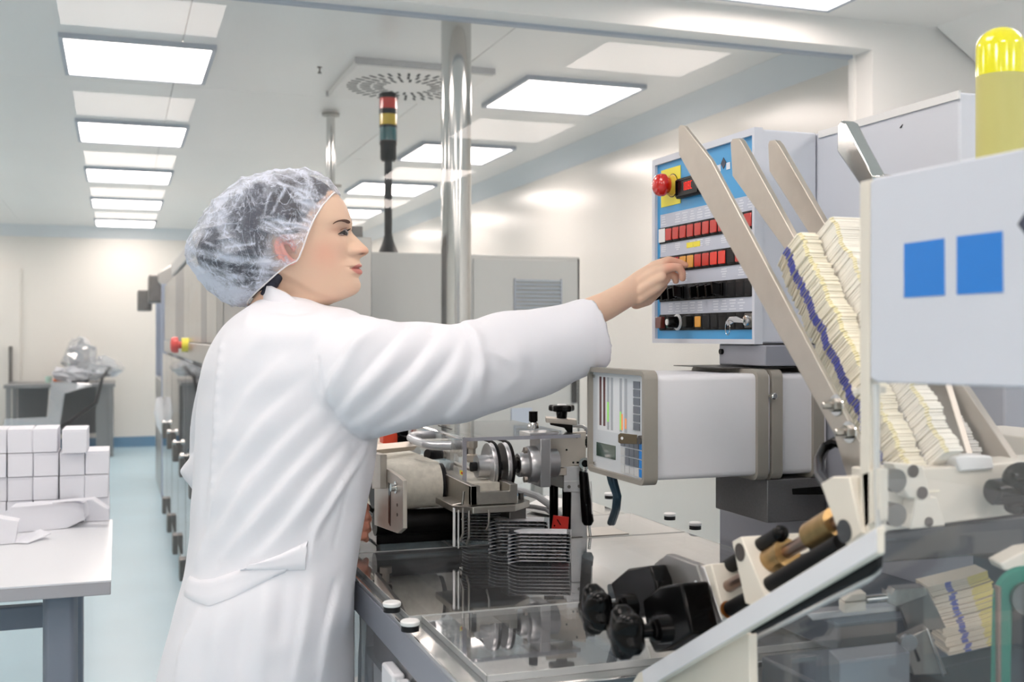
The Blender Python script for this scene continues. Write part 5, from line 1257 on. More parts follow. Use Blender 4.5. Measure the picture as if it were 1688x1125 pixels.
nA = leg(40, 1.84); nB = leg(-10, 1.98)
tco, tfs, ted = remesh(tr_, .008); tco = smooth(tco, ted, 6, .5)

# join into ONE body mesh with a painted base-colour attribute
def join(parts):
    V_ = []; F_ = []; n = 0
    for co, fs in parts: V_.append(co); F_ += [tuple(n+i for i in f) for f in fs]; n += len(co)
    return np.concatenate(V_), F_
bco, bfs = join([(hco, hf), (aco, afs), (lco, lfs), (tco, tfs)])
nH, nA_, nL = len(hco), len(aco), len(lco)
def mesh_obj(name, co, fs, m, parent, ang=180):
    q_ = MB(); q_.v = [tuple(v) for v in co]; q_.f = fs
    return build(name, q_, m, parent, ang=ang)
body = mesh_obj('body', bco, bfs, M_skin, PR)
col = np.ones((len(bco), 4)); lin = lambda c_: np.array(srgb(c_))[:3]
base = lin((222, 189, 165)); col[:, :3] = base
hx, hy, _ = topx(hco); vloc = (ZH-(hco[:, 0]*SN+hco[:, 1]*CS)); av = np.abs(vloc); ux = (hco[:, 0]*CS-hco[:, 1]*SN)/m2+CX
# lips: y range closes toward the corner
corner = 577; u_ = np.clip((ux-582)/13, 0, 1)
up_ = 442.4-7.2*np.minimum(1, u_*1.2)**.8*(1-.2*(u_ > .95)); lo_ = 442.6+10*np.minimum(1, u_*1.25)**.7
lip = sstep(-.8, .8, hy-up_)*sstep(-.8, .8, lo_-hy)*(ux > 582)*(av < .028)
L3 = lip[:, None]; col[:nH, :3] = col[:nH, :3]*(1-L3)+lin((200, 130, 122))*L3
ml = np.exp(-((hy-442.5)/1.0)**2)*(ux > 580)*(ux < 596)*.75; col[:nH, :3] = col[:nH, :3]*(1-ml[:, None])+lin((110, 44, 48))*ml[:, None]
bl_ = (.45*np.exp(-((hy-418)/26)**2-((ux-545)/24)**2)+.45*np.exp(-((hy-414)/9)**2-((ux-603)/9)**2)); bl_ = np.clip(bl_, 0, .5)
col[:nH, :3] = col[:nH, :3]*(1-bl_[:, None])+lin((226, 160, 140))*bl_[:, None]
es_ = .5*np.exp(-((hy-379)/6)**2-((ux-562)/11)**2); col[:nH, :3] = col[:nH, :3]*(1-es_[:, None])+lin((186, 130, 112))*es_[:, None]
ns = .9*np.exp(-((hy-418.6)/1.7)**2-((ux-598.0-(hy-418.6)*-1.2)/4.4)**2); col[:nH, :3] = col[:nH, :3]*(1-ns[:, None])+lin((96, 44, 38))*ns[:, None]
# hair on the scalp under the cap
sc_hair = ((ux < np.interp(hy, [300, 321, 345, 370, 390], [550, 545, 524, 510, 500])) & (hy < 386)) | ((ux < 452) & (hy < 486)) | ((hy < 314))
col[:nH][sc_hair, :3] = lin((48, 42, 46))
nape = sstep(470, 452, ux)*sstep(478, 462, hy)*.8; col[:nH, :3] = col[:nH, :3]*(1-nape[:, None])+lin((52, 42, 42))*nape[:, None]
# hands: pinker fingertips and knuckles
ax_, ay_, _ = topx(aco)
k_ = .35*sstep(1085, 1120, ax_)+.35*np.exp(-((ax_-1102)/9)**2-((ay_-440)/9)**2)+.2*np.exp(-((ax_-1045)/14)**2-((ay_-508)/8)**2); k_ = np.clip(k_, 0, .6)[:, None]
seg = slice(nH, nH+nA_); col[seg, :3] = col[seg, :3]*(1-k_)+lin((222, 142, 122))*k_
col[nH+nA_:nH+nA_+nL, :3] = lin((214, 150, 128))
ca = body.data.color_attributes.new('tint', 'FLOAT_COLOR', 'POINT'); ca.data.foreach_set('color', col.astype(np.float32).ravel())
# fingernail of the index finger
# ---------------- projected pieces on the head: brow, lash, eye
hb = BVHTree.FromPolygons([Vector(v) for v in hco], hf)
org_c = Vector((0, 0, CAMZ))
def on(bvh, px, py, lift=0.0006, zfar=3):
    d = (P(px, py, 1.0)-org_c).normalized(); hit = bvh.ray_cast(org_c+d*.6, d, 3.0)
    if hit[0] is None: return None
    nrm = hit[1] if hit[1].dot(d) < 0 else -hit[1]
    return hit[0]+nrm*lift
def strip(bvh, top, bot, lift=.0006, thick=.0004):
    """thin raised patch between two pixel polylines, following the surface beneath"""
    A_ = []; 
    for a, b in zip(top, bot):
        pa, pb = on(bvh, *a, lift), on(bvh, *b, lift)
        if pa is None or pb is None: continue
        A_.append((pa, pb))
    m_ = MB(); n = len(A_); dv = -FW*thick
    vs = [p for ab in A_ for p in ab]+[p+dv for ab in A_ for p in ab]; fs = []
    for i in range(n-1):
        a0, b0_, a1, b1_ = 2*i, 2*i+1, 2*i+2, 2*i+3; o_ = 2*n
        fs += [(o_+a0, o_+b0_, o_+b1_, o_+a1), (a0, a1, b1_, b0_), (a0, o_+a0, o_+a1, a1), (b0_, b1_, o_+b1_, o_+b0_)]
    fs += [(0, 1, 2*n+1, 2*n), (2*n-2, 4*n-2, 4*n-1, 2*n-1)]
    return m_.add(vs, fs)
M_brow = mat('brow_hair', (92, 66, 56), .8); M_lash = mat('lash_black', (24, 20, 24), .6)
build('eyebrow', strip(hb, [(548, 369), (552, 365.6), (557, 363.4), (562, 362.4), (567, 362.2), (571, 362.6), (574.5, 364), (576.5, 366)],
      [(548.5, 369.9), (552.6, 367.2), (557.3, 365.6), (562.3, 365.2), (567.2, 366.2), (571, 367.8), (574, 368.4), (576, 367.6)], .0012, .0010), M_brow, body)
eo = on(hb, 566, 384, 0)
ec = eo+FW*.0092-RT*.0030
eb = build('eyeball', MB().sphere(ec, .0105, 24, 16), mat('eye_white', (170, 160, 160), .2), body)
irc = ec+(RT*.72-FW*.60+UP*-.08).normalized()*.0071
build('iris', MB().sphere(irc, .0046, 16, 10), mat('iris_dark', (48, 44, 46), .1, coat=1), eb)
def lid(y0, y1, lift): return None
build('upper_lash', strip(hb, [(556, 386.4), (560, 383.0), (564, 380.6), (568, 379.2), (572, 378.2), (576.5, 376.2)], [(556, 387.2), (560, 386.8), (564, 386.2), (568, 385.2), (572, 382.4), (576.5, 377.6)], .0022, .0016), M_lash, body)
build('eye_crease', strip(hb, [(557, 381.5), (561, 378.8), (565, 376.9), (569, 375.6), (572, 375)], [(557, 382.1), (561, 379.6), (565, 377.7), (569, 376.4), (572, 375.6)], .0004, .0003), mat('crease_brown', (150, 104, 90), .7), body)
build('lower_lash', strip(hb, [(557.5, 387.6), (562, 388.3), (567, 388.0), (571, 386.4)], [(557.5, 388.1), (562, 389.2), (567, 388.9), (571, 387.1)], .0005, .0003), mat('lower_lash_brown', (120, 84, 78), .8), body)
build('iris_front', strip(hb, [(563.5, 384.6), (566, 383.4), (569, 382.2)], [(564.0, 388.0), (566.5, 388.0), (569.4, 386.2)], .0009, .0003), mat('iris_grey', (52, 56, 66), .1, coat=1), body)
build('eye_wet', strip(hb, [(559.5, 386.9), (561.3, 386.5), (563.3, 386.4)], [(559.8, 387.5), (561.5, 387.8), (563.6, 388.0)], .0008, .0003), mat('eye_white', (0, 0, 0)), body)
# ear
ear = MB(); e0 = on(hb, 476, 412, 0); zc_e = (e0.x*SN+e0.y*CS)
def E(px, py, out): return P(px, py, zc_e-out)
hel = [(486, 408), (482, 398), (474, 391), (465, 390), (458, 395), (454.5, 404), (455, 414), (459, 423), (465, 430), (472, 434), (480, 435), (487, 431)]
outs = [.003, .006, .010, .014, .017, .018, .018, .016, .013, .010, .008, .006]
limbp = [(a, b, zc_e-o_, .0036) for (a, b), o_ in zip(hel, outs)]
limb(ear, limbp, 10)
inn = [(484, 413), (478, 403), (470, 400), (464, 405), (464, 415), (469, 423), (476, 426)]
limb(ear, [(a, b, zc_e-.005, .0032) for a, b in inn], 10)
limb(ear, [(462, 398, zc_e-.006, .006, .004), (463, 412, zc_e-.009, .0115, .006), (470, 424, zc_e-.008, .011, .006), (480, 430, zc_e-.003, .006, .004)], 12)
eco, efs, eed = remesh(ear, .0016); eco = smooth(eco, eed, 4, .5)
mesh_obj('ear', eco, efs, mat('ear_skin', (216, 152, 140), .5, sss=.1), body)

# ---------------- hair and cap: shared loft
CK = [(281, 478, 500, .006), (283, 462, 514, .026), (287, 440, 526, .042), (294, 416, 537, .058), (304, 394, 549, .071), (320, 372, 561, .080), (338, 353, 566, .0845),
      (360, 337, 573, .089), (382, 324, 575, .0915), (400, 314.5, 576, .092), (416, 310.5, 577, .0915), (428, 311.5, 577, .089), (442, 318, 570, .082), (456, 329, 560, .073), (470, 341, 545, .062), (484, 355, 515, .048), (494, 367, 470, .035), (501, 382, 430, .020), (503.5, 394, 412, .006)]
def loft(keys, scale=1.0, off=(0, 0), n=120, rows=110, ex=.95, rightlimit=None):
    yy = np.linspace(keys[0][0], keys[-1][0], rows); L_ = cinterp(keys, yy, 1); R_ = cinterp(keys, yy, 2); W_ = np.maximum(cinterp(keys, yy, 3), .003)
    a = np.linspace(0, 2*np.pi, n, endpoint=False); UU = np.zeros((rows, n)); VV = np.zeros_like(UU)
    for i in range(rows):
        c_ = (L_[i]+R_[i])/2; h_ = (R_[i]-L_[i])/2
        cu = np.sign(np.cos(a))*np.abs(np.cos(a))**ex; su = np.sign(np.sin(a))*np.abs(np.sin(a))**ex
        UU[i] = c_+h_*cu; VV[i] = W_[i]*su
    YY = np.repeat(yy[:, None], n, 1)
    c0 = np.array([445, 392]); UU = c0[0]+(UU-c0[0])*scale+off[0]; YY = c0[1]+(YY-c0[1])*scale+off[1]; VV = VV*scale
    return UU, YY, VV
def uv2co(UU, YY, VV):
    x = (UU-CX)*m2; zc = ZH-VV; return np.stack([x*CS+zc*SN, -x*SN+zc*CS, CAMZ+(CY-YY)*m2], -1)
def edge_x(y_): # front edge of the cap
    return np.interp(y_, [321, 345, 370, 395, 415, 430, 436, 442, 455, 466, 478, 487, 495, 503], [556, 541, 529, 519.5, 513, 507, 502, 488, 470, 456, 440, 428, 418, 410])
def wr(UU, YY, VV, amp):
    """gathered film creases: pleats that fan from the elastic plus long folds toward the bun"""
    fx = (UU-540)/100; fy = (YY-380)/100; ang_ = np.arctan2(YY-392, 560-UU); rad_ = np.hypot(YY-392, 560-UU)/100
    sgn_ = np.where(VV >= 0, 0, 1.7)
    w1 = np.abs(np.sin(ang_*17+np.sin(rad_*4+sgn_)*1.3+sgn_))*np.exp(-((rad_-.25)/.55)**2)
    w2 = np.abs(np.sin(ang_*9+rad_*2.2+1+sgn_))*np.exp(-((rad_-1.4)/.9)**2)*1.2
    w3 = np.abs(np.sin(fx*7+fy*5+np.sin(fx*5-fy*9)*1.2+sgn_))*.7
    w4 = np.abs(np.sin(fx*4-fy*13+np.sin(fx*6)*1.5))*.6
    return amp*((1-w1)**3*.9+(1-w2)**3+(1-w3)**4*.9+(1-w4)**4*.7)
UU, YY, VV = loft(CK, n=240, rows=200)
amp = wr(UU, YY, VV, .0026)
cco = uv2co(UU, YY, VV); rN, cN = UU.shape
cfs = [(i*cN+j, i*cN+(j+1) % cN, (i+1)*cN+(j+1) % cN, (i+1)*cN+j) for i in range(rN-1) for j in range(cN)]
cflat = cco.reshape(-1, 3); nrm = normals(cflat, cfs)
if ((cflat-cflat.mean(0))*nrm).sum() < 0: cfs = [tuple(reversed(f)) for f in cfs]; nrm = -nrm
edgefade = np.clip((edge_x(YY)-UU)/8, 0, 1).ravel()
cflat = cflat-nrm*(amp.ravel()*edgefade)[:, None]*.0+nrm*((amp.ravel()-.0012)*edgefade)[:, None]
uf, yf_ = UU.ravel(), YY.ravel()
inside = (uf < edge_x(yf_)+.5) | (yf_ < 321)
sel = [f for f in cfs if all(inside[k] for k in f)]
used_ = sorted({k for f in sel for k in f}); mp = {k: i for i, k in enumerate(used_)}
capo = np.array([cflat[k] for k in used_]); capf = [tuple(mp[k] for k in f) for f in sel]
def cap_material():
    m = bpy.data.materials.new('sheer_cap'); m.use_nodes = True; nt = m.node_tree; N = nt.nodes; L = nt.links
    N.remove(N['Principled BSDF']); out = N['Material Output']
    tr = N.new('ShaderNodeBsdfTransparent'); df = N.new('ShaderNodeBsdfDiffuse'); df.inputs[0].default_value = (.80, .85, .98, 1)
    tl = N.new('ShaderNodeBsdfTranslucent'); tl.inputs[0].default_value = (.88, .90, .96, 1)
    a = N.new('ShaderNodeMixShader'); a.inputs[0].default_value = .25; L.new(df.outputs[0], a.inputs[1]); L.new(tl.outputs[0], a.inputs[2])
    tc = N.new('ShaderNodeTexCoord')
    def noise(sc__, det, dist=0, rough=.6):
        n = N.new('ShaderNodeTexNoise'); n.inputs['Scale'].default_value = sc__; n.inputs['Detail'].default_value = det; n.inputs['Distortion'].default_value = dist; n.inputs['Roughness'].default_value = rough
        L.new(tc.outputs['Object'], n.inputs['Vector']); return n.outputs[0]
    def rng_(src, a0, a1, b0, b1):
        r = N.new('ShaderNodeMapRange'); L.new(src, r.inputs[0]); r.inputs[1].default_value = a0; r.inputs[2].default_value = a1; r.inputs[3].default_value = b0; r.inputs[4].default_value = b1; return r.outputs[0]
    def math_(op, x, y_=None, v=None):
        q_ = N.new('ShaderNodeMath'); q_.operation = op; q_.use_clamp = False; L.new(x, q_.inputs[0])
        if y_ is not None: L.new(y_, q_.inputs[1])
        if v is not None: q_.inputs[1].default_value = v
        return q_.outputs[0]
    big = rng_(noise(16, 3, .6), .40, .60, -.05, .52)
    fib = rng_(noise(420, 2, 3.5, .8), .4, .62, -.16, .20)
    rid = math_('ABSOLUTE', math_('SUBTRACT', noise(20, 3, 1.6), v=.5)); rid = rng_(rid, 0, .03, .42, 0)
    rid2 = math_('ABSOLUTE', math_('SUBTRACT', noise(45, 2, 2.2), v=.5)); rid2 = rng_(rid2, 0, .05, .22, 0)
    at = N.new('ShaderNodeAttribute'); at.attribute_name = 'film'
    s = math_('ADD', big, fib); s = math_('ADD', s, rid); s = math_('ADD', s, rid2); s = math_('ADD', s, at.outputs['Fac'])
    lw = N.new('ShaderNodeLayerWeight'); lw.inputs[0].default_value = .35; s = math_('ADD', s, rng_(lw.outputs['Facing'], .3, .95, 0, .55))
    cl = N.new('ShaderNodeClamp'); L.new(s, cl.inputs[0]); cl.inputs[1].default_value = .12; cl.inputs[2].default_value = .97
    mx = N.new('ShaderNodeMixShader'); L.new(cl.outputs[0], mx.inputs[0]); L.new(tr.outputs[0], mx.inputs[1]); L.new(a.outputs[0], mx.inputs[2])
    L.new(mx.outputs[0], out.inputs[0]); return m
cap = mesh_obj('hair_cap', capo, capf, cap_material(), PR)
# doubled film: denser at the gathered lower fold, at the bun end and by the elastic
cx_, cy__, _ = topx(capo); film = np.zeros(len(capo))
def band(x0, y0, x1, y1, wdt, val):
    d = np.array([x1-x0, y1-y0]); l2 = (d**2).sum(); tq = np.clip(((cx_-x0)*d[0]+(cy__-y0)*d[1])/l2, 0, 1)
    ds_ = np.hypot(cx_-(x0+tq*d[0]), cy__-(y0+tq*d[1])); return val*np.exp(-(ds_/wdt)**2)
for a in [(318, 412, 380, 428, 7, .55), (380, 428, 500, 437, 7, .6), (330, 452, 400, 492, 16, .6), (400, 492, 450, 470, 12, .4), (345, 380, 400, 320, 12, .4), (360, 335, 420, 296, 9, .45), (420, 296, 500, 286, 7, .4),
          (455, 300, 545, 330, 3, .45), (478, 310, 530, 345, 3, .4), (470, 310, 448, 352, 2.2, .7), (446, 318, 431, 362, 1.8, .6), (431, 362, 478, 390, 2.2, .5), (440, 358, 510, 378, 3, .5), (478, 320, 486, 330, 2, .6), (486, 330, 535, 342, 3.5, .5),
          (500, 360, 520, 372, 3, .4), (460, 362, 486, 392, 2, .5), (340, 400, 352, 405, 3, .6), (372, 408, 420, 402, 2, .4), (370, 440, 380, 460, 8, .4), (505, 300, 545, 345, 6, .25), (400, 445, 470, 452, 3, .45), (350, 440, 400, 462, 4, .45)]:
    film = np.maximum(film, band(*a))
film = film*(1-.9*np.exp(-((cx_-474)**2/26.**2+(cy__-412)**2/24.**2)))-.35*np.exp(-((cx_-474)**2/24.**2+(cy__-412)**2/24.**2))
film += .45*np.clip(1-(edge_x(cy__)-cx_)/7, 0, 1)*(cy__ > 318)
fa_ = cap.data.attributes.new('film', 'FLOAT', 'POINT'); fa_.data.foreach_set('value', film.astype(np.float32))
# elastic edge
eb_ = []
yy = np.linspace(321, 503, 60)
CKu = lambda y_: (cinterp(CK, [y_], 1)[0], cinterp(CK, [y_], 2)[0], max(cinterp(CK, [y_], 3)[0], .003))
for sgn_ in (1, -1):
    side = []
    for y_ in yy:
        l_, r_, w_ = CKu(y_); c_ = (l_+r_)/2; h_ = (r_-l_)/2; u = (edge_x(y_)-c_)/h_; u = float(np.clip(u, -1, 1))
        vv_ = w_*max(1-abs(u)**(2/.95), 0)**(.95/2); side.append(Vector(uv2co(np.array(edge_x(y_)), np.array(y_), np.array(sgn_*vv_))))
    eb_.append(side)
loop = eb_[0]+eb_[1][::-1]
build('elastic_edge', MB().tube(loop+[loop[0]], .0014, 8, caps=False), mat('elastic_white', (236, 234, 236), .7), cap)
# hair volume
HKk = [(291, 470, 505, .008), (296, 448, 520, .035), (304, 424, 532, .048), (320, 396, 547, .060), (340, 374, 557, .070), (360, 356, 562, .0765), (382, 342, 564, .0775), (400, 331, 564, .078), (416, 326, 560, .078), (430, 327, 545, .074), (446, 336, 520, .064), (460, 350, 500, .055), (474, 366, 470, .045), (486, 388, 450, .03), (491, 405, 440, .012)]
UU, YY, VV = loft(HKk, n=120, rows=90)
VV = VV+np.sign(VV)*.0012*np.sin(UU*.5+YY*.2)
hc = uv2co(UU, YY, VV); rN, cN = UU.shape; hfs = [(i*cN+j, i*cN+(j+1) % cN, (i+1)*cN+(j+1) % cN, (i+1)*cN+j) for i in range(rN-1) for j in range(cN)]
uf, yf_ = UU.ravel(), YY.ravel()
lim = np.interp(yf_, [291, 320, 340, 365, 383, 390, 400, 430, 440, 455, 470, 490], [540, 540, 530, 515, 500, 470, 452, 452, 455, 462, 462, 440])
ins = uf < lim
sel = [f for f in hfs if all(ins[k] for k in f)]
used_ = sorted({k for f in sel for k in f}); mp = {k: i for i, k in enumerate(used_)}
hh = hc.reshape(-1, 3)
mesh_obj('hair', np.array([hh[k] for k in used_]), [tuple(mp[k] for k in f) for f in sel], M_hair, PR)
build('nape_hair', MB().tube([P(462, 452, ZH-.045), P(450, 468, ZH-.05), P(440, 482, ZH-.045), P(432, 492, ZH-.03)], [(.008, .006), (.010, .008), (.009, .007), (.006, .004)], 12), M_hair, bpy.data.objects['hair'])

# ---------------- lab coat
TK = [(491, 432, 520, .045, 1.965), (497, 424, 530, .06, 1.96), (505, 412, 548, .09, 1.955), (516, 396, 580, .125, 1.95), (530, 381, 612, .155, 1.945), (550, 366, 634, .172, 1.94), (575, 352, 640, .18, 1.94), (605, 341, 640, .182, 1.935), (650, 334, 634, .178, 1.93),
      (700, 330, 621, .17, 1.92), (750, 327, 615, .158, 1.91), (800, 324, 609, .15, 1.90), (850, 321, 601, .145, 1.895), (900, 317, 595, .145, 1.89), (935, 311, 590, .148, 1.885), (970, 303, 587, .155, 1.88), (1010, 293, 584, .165, 1.88), (1060, 279, 581, .172, 1.88), (1125, 262, 578, .18, 1.88), (1250, 238, 572, .19, 1.88)]
coat = MB(); rows = 70; n = 64
yy = np.linspace(491, 1250, 90); vs = []
L_ = cinterp(TK, yy, 1); R_ = cinterp(TK, yy, 2); W_ = cinterp(TK, yy, 3); Z_ = cinterp(TK, yy, 4)
for i, y_ in enumerate(yy):
    mz = Z_[i]/FP; c_ = (L_[i]+R_[i])/2; h_ = (R_[i]-L_[i])/2*mz
    c3 = P(c_, y_, Z_[i])
    for j in range(n):
        a = 2*math.pi*j/n; ca_, sa_ = math.cos(a), math.sin(a); q_ = .88
        vs.append(c3+RT*h_*math.copysign(abs(ca_)**q_, ca_)+FW*W_[i]*.92*math.copysign(abs(sa_)**q_, sa_))
fs = [(i*n+j, i*n+(j+1) % n, (i+1)*n+(j+1) % n, (i+1)*n+j) for i in range(len(yy)-1) for j in range(n)]
fs += [tuple(range(n-1, -1, -1)), tuple(range((len(yy)-1)*n, len(yy)*n))]
coat.add(vs, fs)
def sleeve(pts, n=36):
    c = [P(a[0], a[1], a[2]) for a in pts]; coat.tube(c, [(a[3], a[4]) for a in pts], n, up=UP)
def lerp_path(k, m=5):
    out = []
    tk = np.arange(len(k)); ts = np.linspace(0, len(k)-1, (len(k)-1)*m+1)
    cols_ = [cinterp([(t_, kk[c_]) for t_, kk in zip(tk, k)], ts, 1) for c_ in range(5)]
    return list(zip(*cols_))
f_ = 1/FP
SL = [(520, 610, 1.86, .060, .07), (560, 616, 1.85, .092, .085), (610, 620, 1.86, .100, .085), (660, 621, 1.875, .092, .080), (710, 618, 1.89, .0865, .076), (765, 612, 1.91, .0835, .074),
      (800, 603, 1.93, .0850, .073), (850, 590, 1.955, .0800, .070), (900, 575, 1.98, .0755, .066), (950, 561, 2.0, .0695, .062), (984, 550.5, 2.015, .0640, .056)]
# sleeve end follows the cuff slant: last ring tilted by using the axis direction
sleeve(lerp_path(SL))
sleeve(lerp_path([(415, 575, 2.06, .06, .07), (380, 640, 2.12, .065, .06), (356, 710, 2.17, .045, .05), (352, 762, 2.2, .030, .045), (376, 800, 2.2, .045, .055), (440, 830, 2.18, .05, .05), (520, 850, 2.15, .042, .042), (562, 858, 2.135, .036, .036)]))
sleeve([(362, 778, 2.15, .075, .05), (345, 778, 2.155, .060, .045), (328, 778, 2.16, .042, .038), (312, 777, 2.165, .022, .025), (297, 777, 2.17, .004, .006)], 16)
cv, cf, ce = remesh(coat, .0055)
_px, _py, _z = topx(cv); mk = 1-.93*sstep(962, 976, _px); mk = mk*(1-.7*np.exp(-((_px-312)**2+(_py-775)**2)/300.)); cv = smooth(cv, ce, 7, .5, mk)
# folds: (points in photograph pixels, half width px, height m)
px_, py_, zc_ = topx(cv); nrm = normals(cv, cf)
view = np.stack([np.full(len(cv), -SN), np.full(len(cv), -CS), np.zeros(len(cv))], 1)
facing = sstep(-.05, .35, (nrm*view).sum(1))
disp = np.zeros(len(cv))
def fold(pts, wd_, h_, sharp=1.0, taper=True):
    global disp
    best = np.full(len(cv), 1e9); tb = np.zeros(len(cv)); side = np.zeros(len(cv)); tot = 0; lens = []
    for a, b in zip(pts[:-1], pts[1:]): lens.append(math.hypot(b[0]-a[0], b[1]-a[1]))
    S_l = sum(lens); acc = 0
    for (a, b), l_ in zip(zip(pts[:-1], pts[1:]), lens):
        d = np.array([b[0]-a[0], b[1]-a[1]], float); tq = np.clip(((px_-a[0])*d[0]+(py_-a[1])*d[1])/(l_*l_), 0, 1)
        dx_ = px_-(a[0]+tq*d[0]); dy_ = py_-(a[1]+tq*d[1]); dd = np.hypot(dx_, dy_); m_ = dd < best
        best = np.where(m_, dd, best); tb = np.where(m_, (acc+tq*l_)/S_l, tb); side = np.where(m_, np.sign(dx_*d[1]-dy_*d[0]), side); acc += l_
    w_ = np.sin(np.pi*np.clip(tb*.96+.02, 0, 1))**.5 if taper else 1
    if sharp == 1: disp = disp+h_*w_*np.exp(-(best/wd_)**2)
    else:  # a step fold: high on one side, falling fast on the other
        s_ = side*best/wd_; disp = disp+h_*w_*np.where(s_ > 0, np.exp(-(s_*.55)**2), np.exp(-(s_*2.6)**2))
ST = 2
F_ = [
 # sleeve drapes from the shoulder line down to the armpit
 ([(632, 530), (585, 565), (545, 625), (528, 668)], 12, .008, ST), ([(684, 538), (635, 590), (585, 650), (556, 690)], 13, .010, ST), ([(738, 545), (690, 605), (625, 670), (575, 705)], 14, .010, ST),
 ([(768, 560), (735, 620), (680, 680), (625, 708)], 14, .009, ST), ([(786, 600), (770, 650), (735, 692)], 12, .009, ST),
 ([(610, 540), (565, 590)], 9, .004, 1), ([(655, 560), (600, 625)], 9, -.005, 1), ([(715, 560), (655, 640)], 9, -.005, 1), ([(755, 580), (700, 655)], 9, -.005, 1),
 ([(760, 528), (784, 560), (790, 600), (787, 650)], 7, .009, ST), ([(800, 575), (842, 598)], 5, .004, 1), ([(850, 560), (858, 620), (820, 650)], 12, .004, 1), ([(870, 600), (905, 640)], 14, -.003, 1), ([(940, 500), (955, 610)], 18, .002, 1),
 ([(665, 530), (672, 545)], 8, -.006, 1), ([(716, 533), (712, 550)], 8, -.006, 1), ([(800, 520), (790, 535)], 8, -.005, 1),
 # body: diagonals from the armpit to the small of the back
 ([(606, 728), (560, 800), (520, 868), (505, 930)], 9, .010, ST), ([(575, 735), (520, 800), (470, 870), (420, 925)], 13, .009, ST), ([(545, 715), (480, 785), (425, 850), (370, 920)], 14, .009, ST),
 ([(520, 680), (455, 745), (400, 815), (350, 895)], 15, .008, ST), ([(495, 640), (430, 700), (375, 775), (345, 850)], 16, .007, ST), ([(470, 590), (410, 650), (365, 730)], 17, .005, ST), ([(450, 545), (400, 590), (368, 650)], 16, .004, 1),
 ([(590, 770), (545, 850), (515, 905)], 8, -.006, 1), ([(600, 740), (590, 830), (572, 930)], 14, .005, 1),
 ([(365, 560), (357, 640), (352, 720), (345, 820)], 4, .0035, ST, ), ([(345, 700), (338, 800), (330, 900)], 7, -.003, 1), ([(340, 880), (322, 940)], 6, .004, 1),
 # skirt
 ([(560, 965), (535, 1040), (522, 1125)], 10, .007, ST), ([(512, 950), (500, 1020), (482, 1125)], 9, .006, ST), ([(440, 955), (430, 1040), (425, 1125)], 16, .006, 1), ([(380, 975), (360, 1050), (350, 1125)], 18, .007, 1), ([(330, 1005), (305, 1060), (290, 1125)], 12, .006, ST), ([(400, 1000), (392, 1125)], 10, -.004, 1), ([(470, 960), (462, 1060)], 10, -.004, 1),
 ([(585, 960), (583, 990), (570, 1040)], 8, .005, 1),
 # neck and shoulder
 ([(436, 512), (480, 516), (515, 512), (546, 500)], 5, -.004, 1), ([(420, 505), (400, 540)], 8, .003, 1), ([(470, 510), (430, 560)], 10, .003, 1), ([(540, 515), (500, 560)], 10, .003, 1)]
for q_ in F_: fold(q_[0], q_[1], q_[2], q_[3])
# seams: armhole, centre back, side, cuff hem
def seam(pts, wd_, d_): fold(pts, wd_, -d_, 1, False)
seam([(523, 590), (527, 630), (543, 670), (566, 705), (590, 724), (612, 726)], 2.6, .004)
seam([(606, 732), (575, 800), (550, 900)], 2.2, .0022); seam([(551, 960), (533, 1040), (520, 1130)], 2.2, .003)
seam([(984, 496), (990, 540), (984, 606)], 2.0, .0016)
for y_ in range(575, 830, 22):
    x_ = 366-(y_-575)*.07; disp += .0026*np.exp(-((px_-x_)**2+(py_-y_)**2)/16.)
noise_ = .0008*np.sin(px_*.06+py_*.035)*np.sin(py_*.05-px_*.02+1)
cv2 = cv+nrm*((disp*facing)+noise_)[:, None]
# back side of the coat gets its own soft drapes
bs = 1-facing; cv2 = cv2+nrm*(bs*.004*np.sin(px_*.05+py_*.02))[:, None]
cv2 = smooth(cv2, ce, 1, .35)
coat_o = mesh_obj('lab_coat', cv2, cf, M_coat, PR)
cb_ = BVHTree.FromPolygons([Vector(v) for v in cv2], cf)
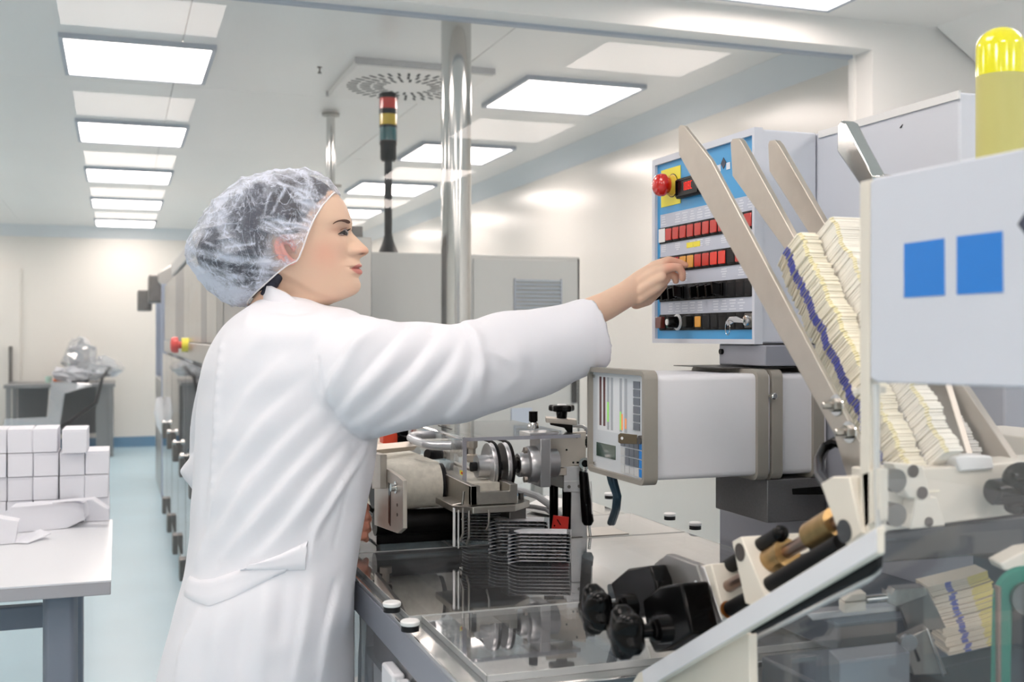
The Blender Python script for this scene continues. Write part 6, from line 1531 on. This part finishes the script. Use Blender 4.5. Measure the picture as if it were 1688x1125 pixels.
# half belt: band plus pointed tab, and collar band
def band_on(top, bot, lift, thick, nsub=10):
    def res(pl):
        pl = np.array(pl, float); d = np.r_[0, np.cumsum(np.hypot(*np.diff(pl, axis=0).T))]; ts = np.linspace(0, d[-1], nsub*3); return np.stack([np.interp(ts, d, pl[:, 0]), np.interp(ts, d, pl[:, 1])], 1)
    A_, B_ = res(top), res(bot); rows_ = []
    for k in range(7):
        u = k/6; rows_.append([on(cb_, *(a*(1-u)+b*u), lift*(1 if 0 < k < 6 else .35)) for a, b in zip(A_, B_)])
    nn_ = len(A_); ok = all(p is not None for r_ in rows_ for p in r_)
    # replace misses by the nearest valid neighbour
    for r_ in rows_:
        last = next((p for p in r_ if p is not None), None)
        for i in range(nn_):
            if r_[i] is None: r_[i] = last
            last = r_[i]
    m_ = MB(); vs = [p for r_ in rows_ for p in r_]; N0 = len(vs); vs += [p+FW*thick for r_ in rows_ for p in r_]; fs = []
    for k in range(6):
        for i in range(nn_-1):
            a, b, c_, d = k*nn_+i, k*nn_+i+1, (k+1)*nn_+i+1, (k+1)*nn_+i; fs += [(a, d, c_, b), (N0+a, N0+b, N0+c_, N0+d)]
    for i in range(nn_-1):
        fs += [(i, i+1, N0+i+1, N0+i), (6*nn_+i+1, 6*nn_+i, N0+6*nn_+i, N0+6*nn_+i+1)]
    for k in range(6):
        fs += [(k*nn_, N0+k*nn_, N0+(k+1)*nn_, (k+1)*nn_), (k*nn_+nn_-1, (k+1)*nn_+nn_-1, N0+(k+1)*nn_+nn_-1, N0+k*nn_+nn_-1)]
    return m_.add(vs, fs)
build('half_belt', band_on([(314, 950), (328, 957), (352, 955), (392, 941), (440, 930), (480, 915)], [(305, 983), (318, 991), (345, 1000), (385, 985), (430, 962), (470, 944)], .004, .003), M_coat, coat_o, ang=60)
build('belt_tab', band_on([(420, 930), (460, 915), (508, 892)], [(396, 941), (450, 942), (503, 940)], .0065, .003), M_coat, coat_o, ang=60)
# collar band standing around the neck
cl_ = MB(); NC = 48; vs = []
for k, (dx_, dz_, g_) in enumerate(((0, 0, 0), (0, .030, -.004), (-.006, .032, -.010), (-.008, 0, -.010))):
    for j in range(NC):
        a = 2*math.pi*j/NC; c_ = P(478, 503, 1.965); ru = 45*m2+g_; rv = .072+g_
        tilt = -.016*math.cos(a)
        vs.append(c_+RT*ru*math.cos(a)+FW*rv*math.sin(a)+UP*(dz_-.010+tilt-(.022*max(0, math.cos(a))**2 if dz_ > 0 else 0)))
fs = [(k*NC+j, k*NC+(j+1) % NC, ((k+1) % 4)*NC+(j+1) % NC, ((k+1) % 4)*NC+j) for k in range(4) for j in range(NC)]
cl_.add(vs, fs); build('collar', cl_, M_coat, coat_o, ang=60)
# trousers and shoes (below the frame)
for n_ in (nA, nB):
    build('trouser_leg', MB().tube([Vector((n_.x, n_.y, .72)), Vector((n_.x, n_.y, .4)), Vector((n_.x, n_.y, .06))], [.095, .085, .075], 24), M_coat, PR)
    build('shoe', MB().tube([Vector((n_.x, n_.y, .045))-RT*.07, Vector((n_.x, n_.y, .05)), Vector((n_.x, n_.y, .035))+RT*.10, Vector((n_.x, n_.y, .025))+RT*.15], [(.035, .035), (.045, .042), (.03, .045), (.012, .03)], 20), M_white, PR)
clean()
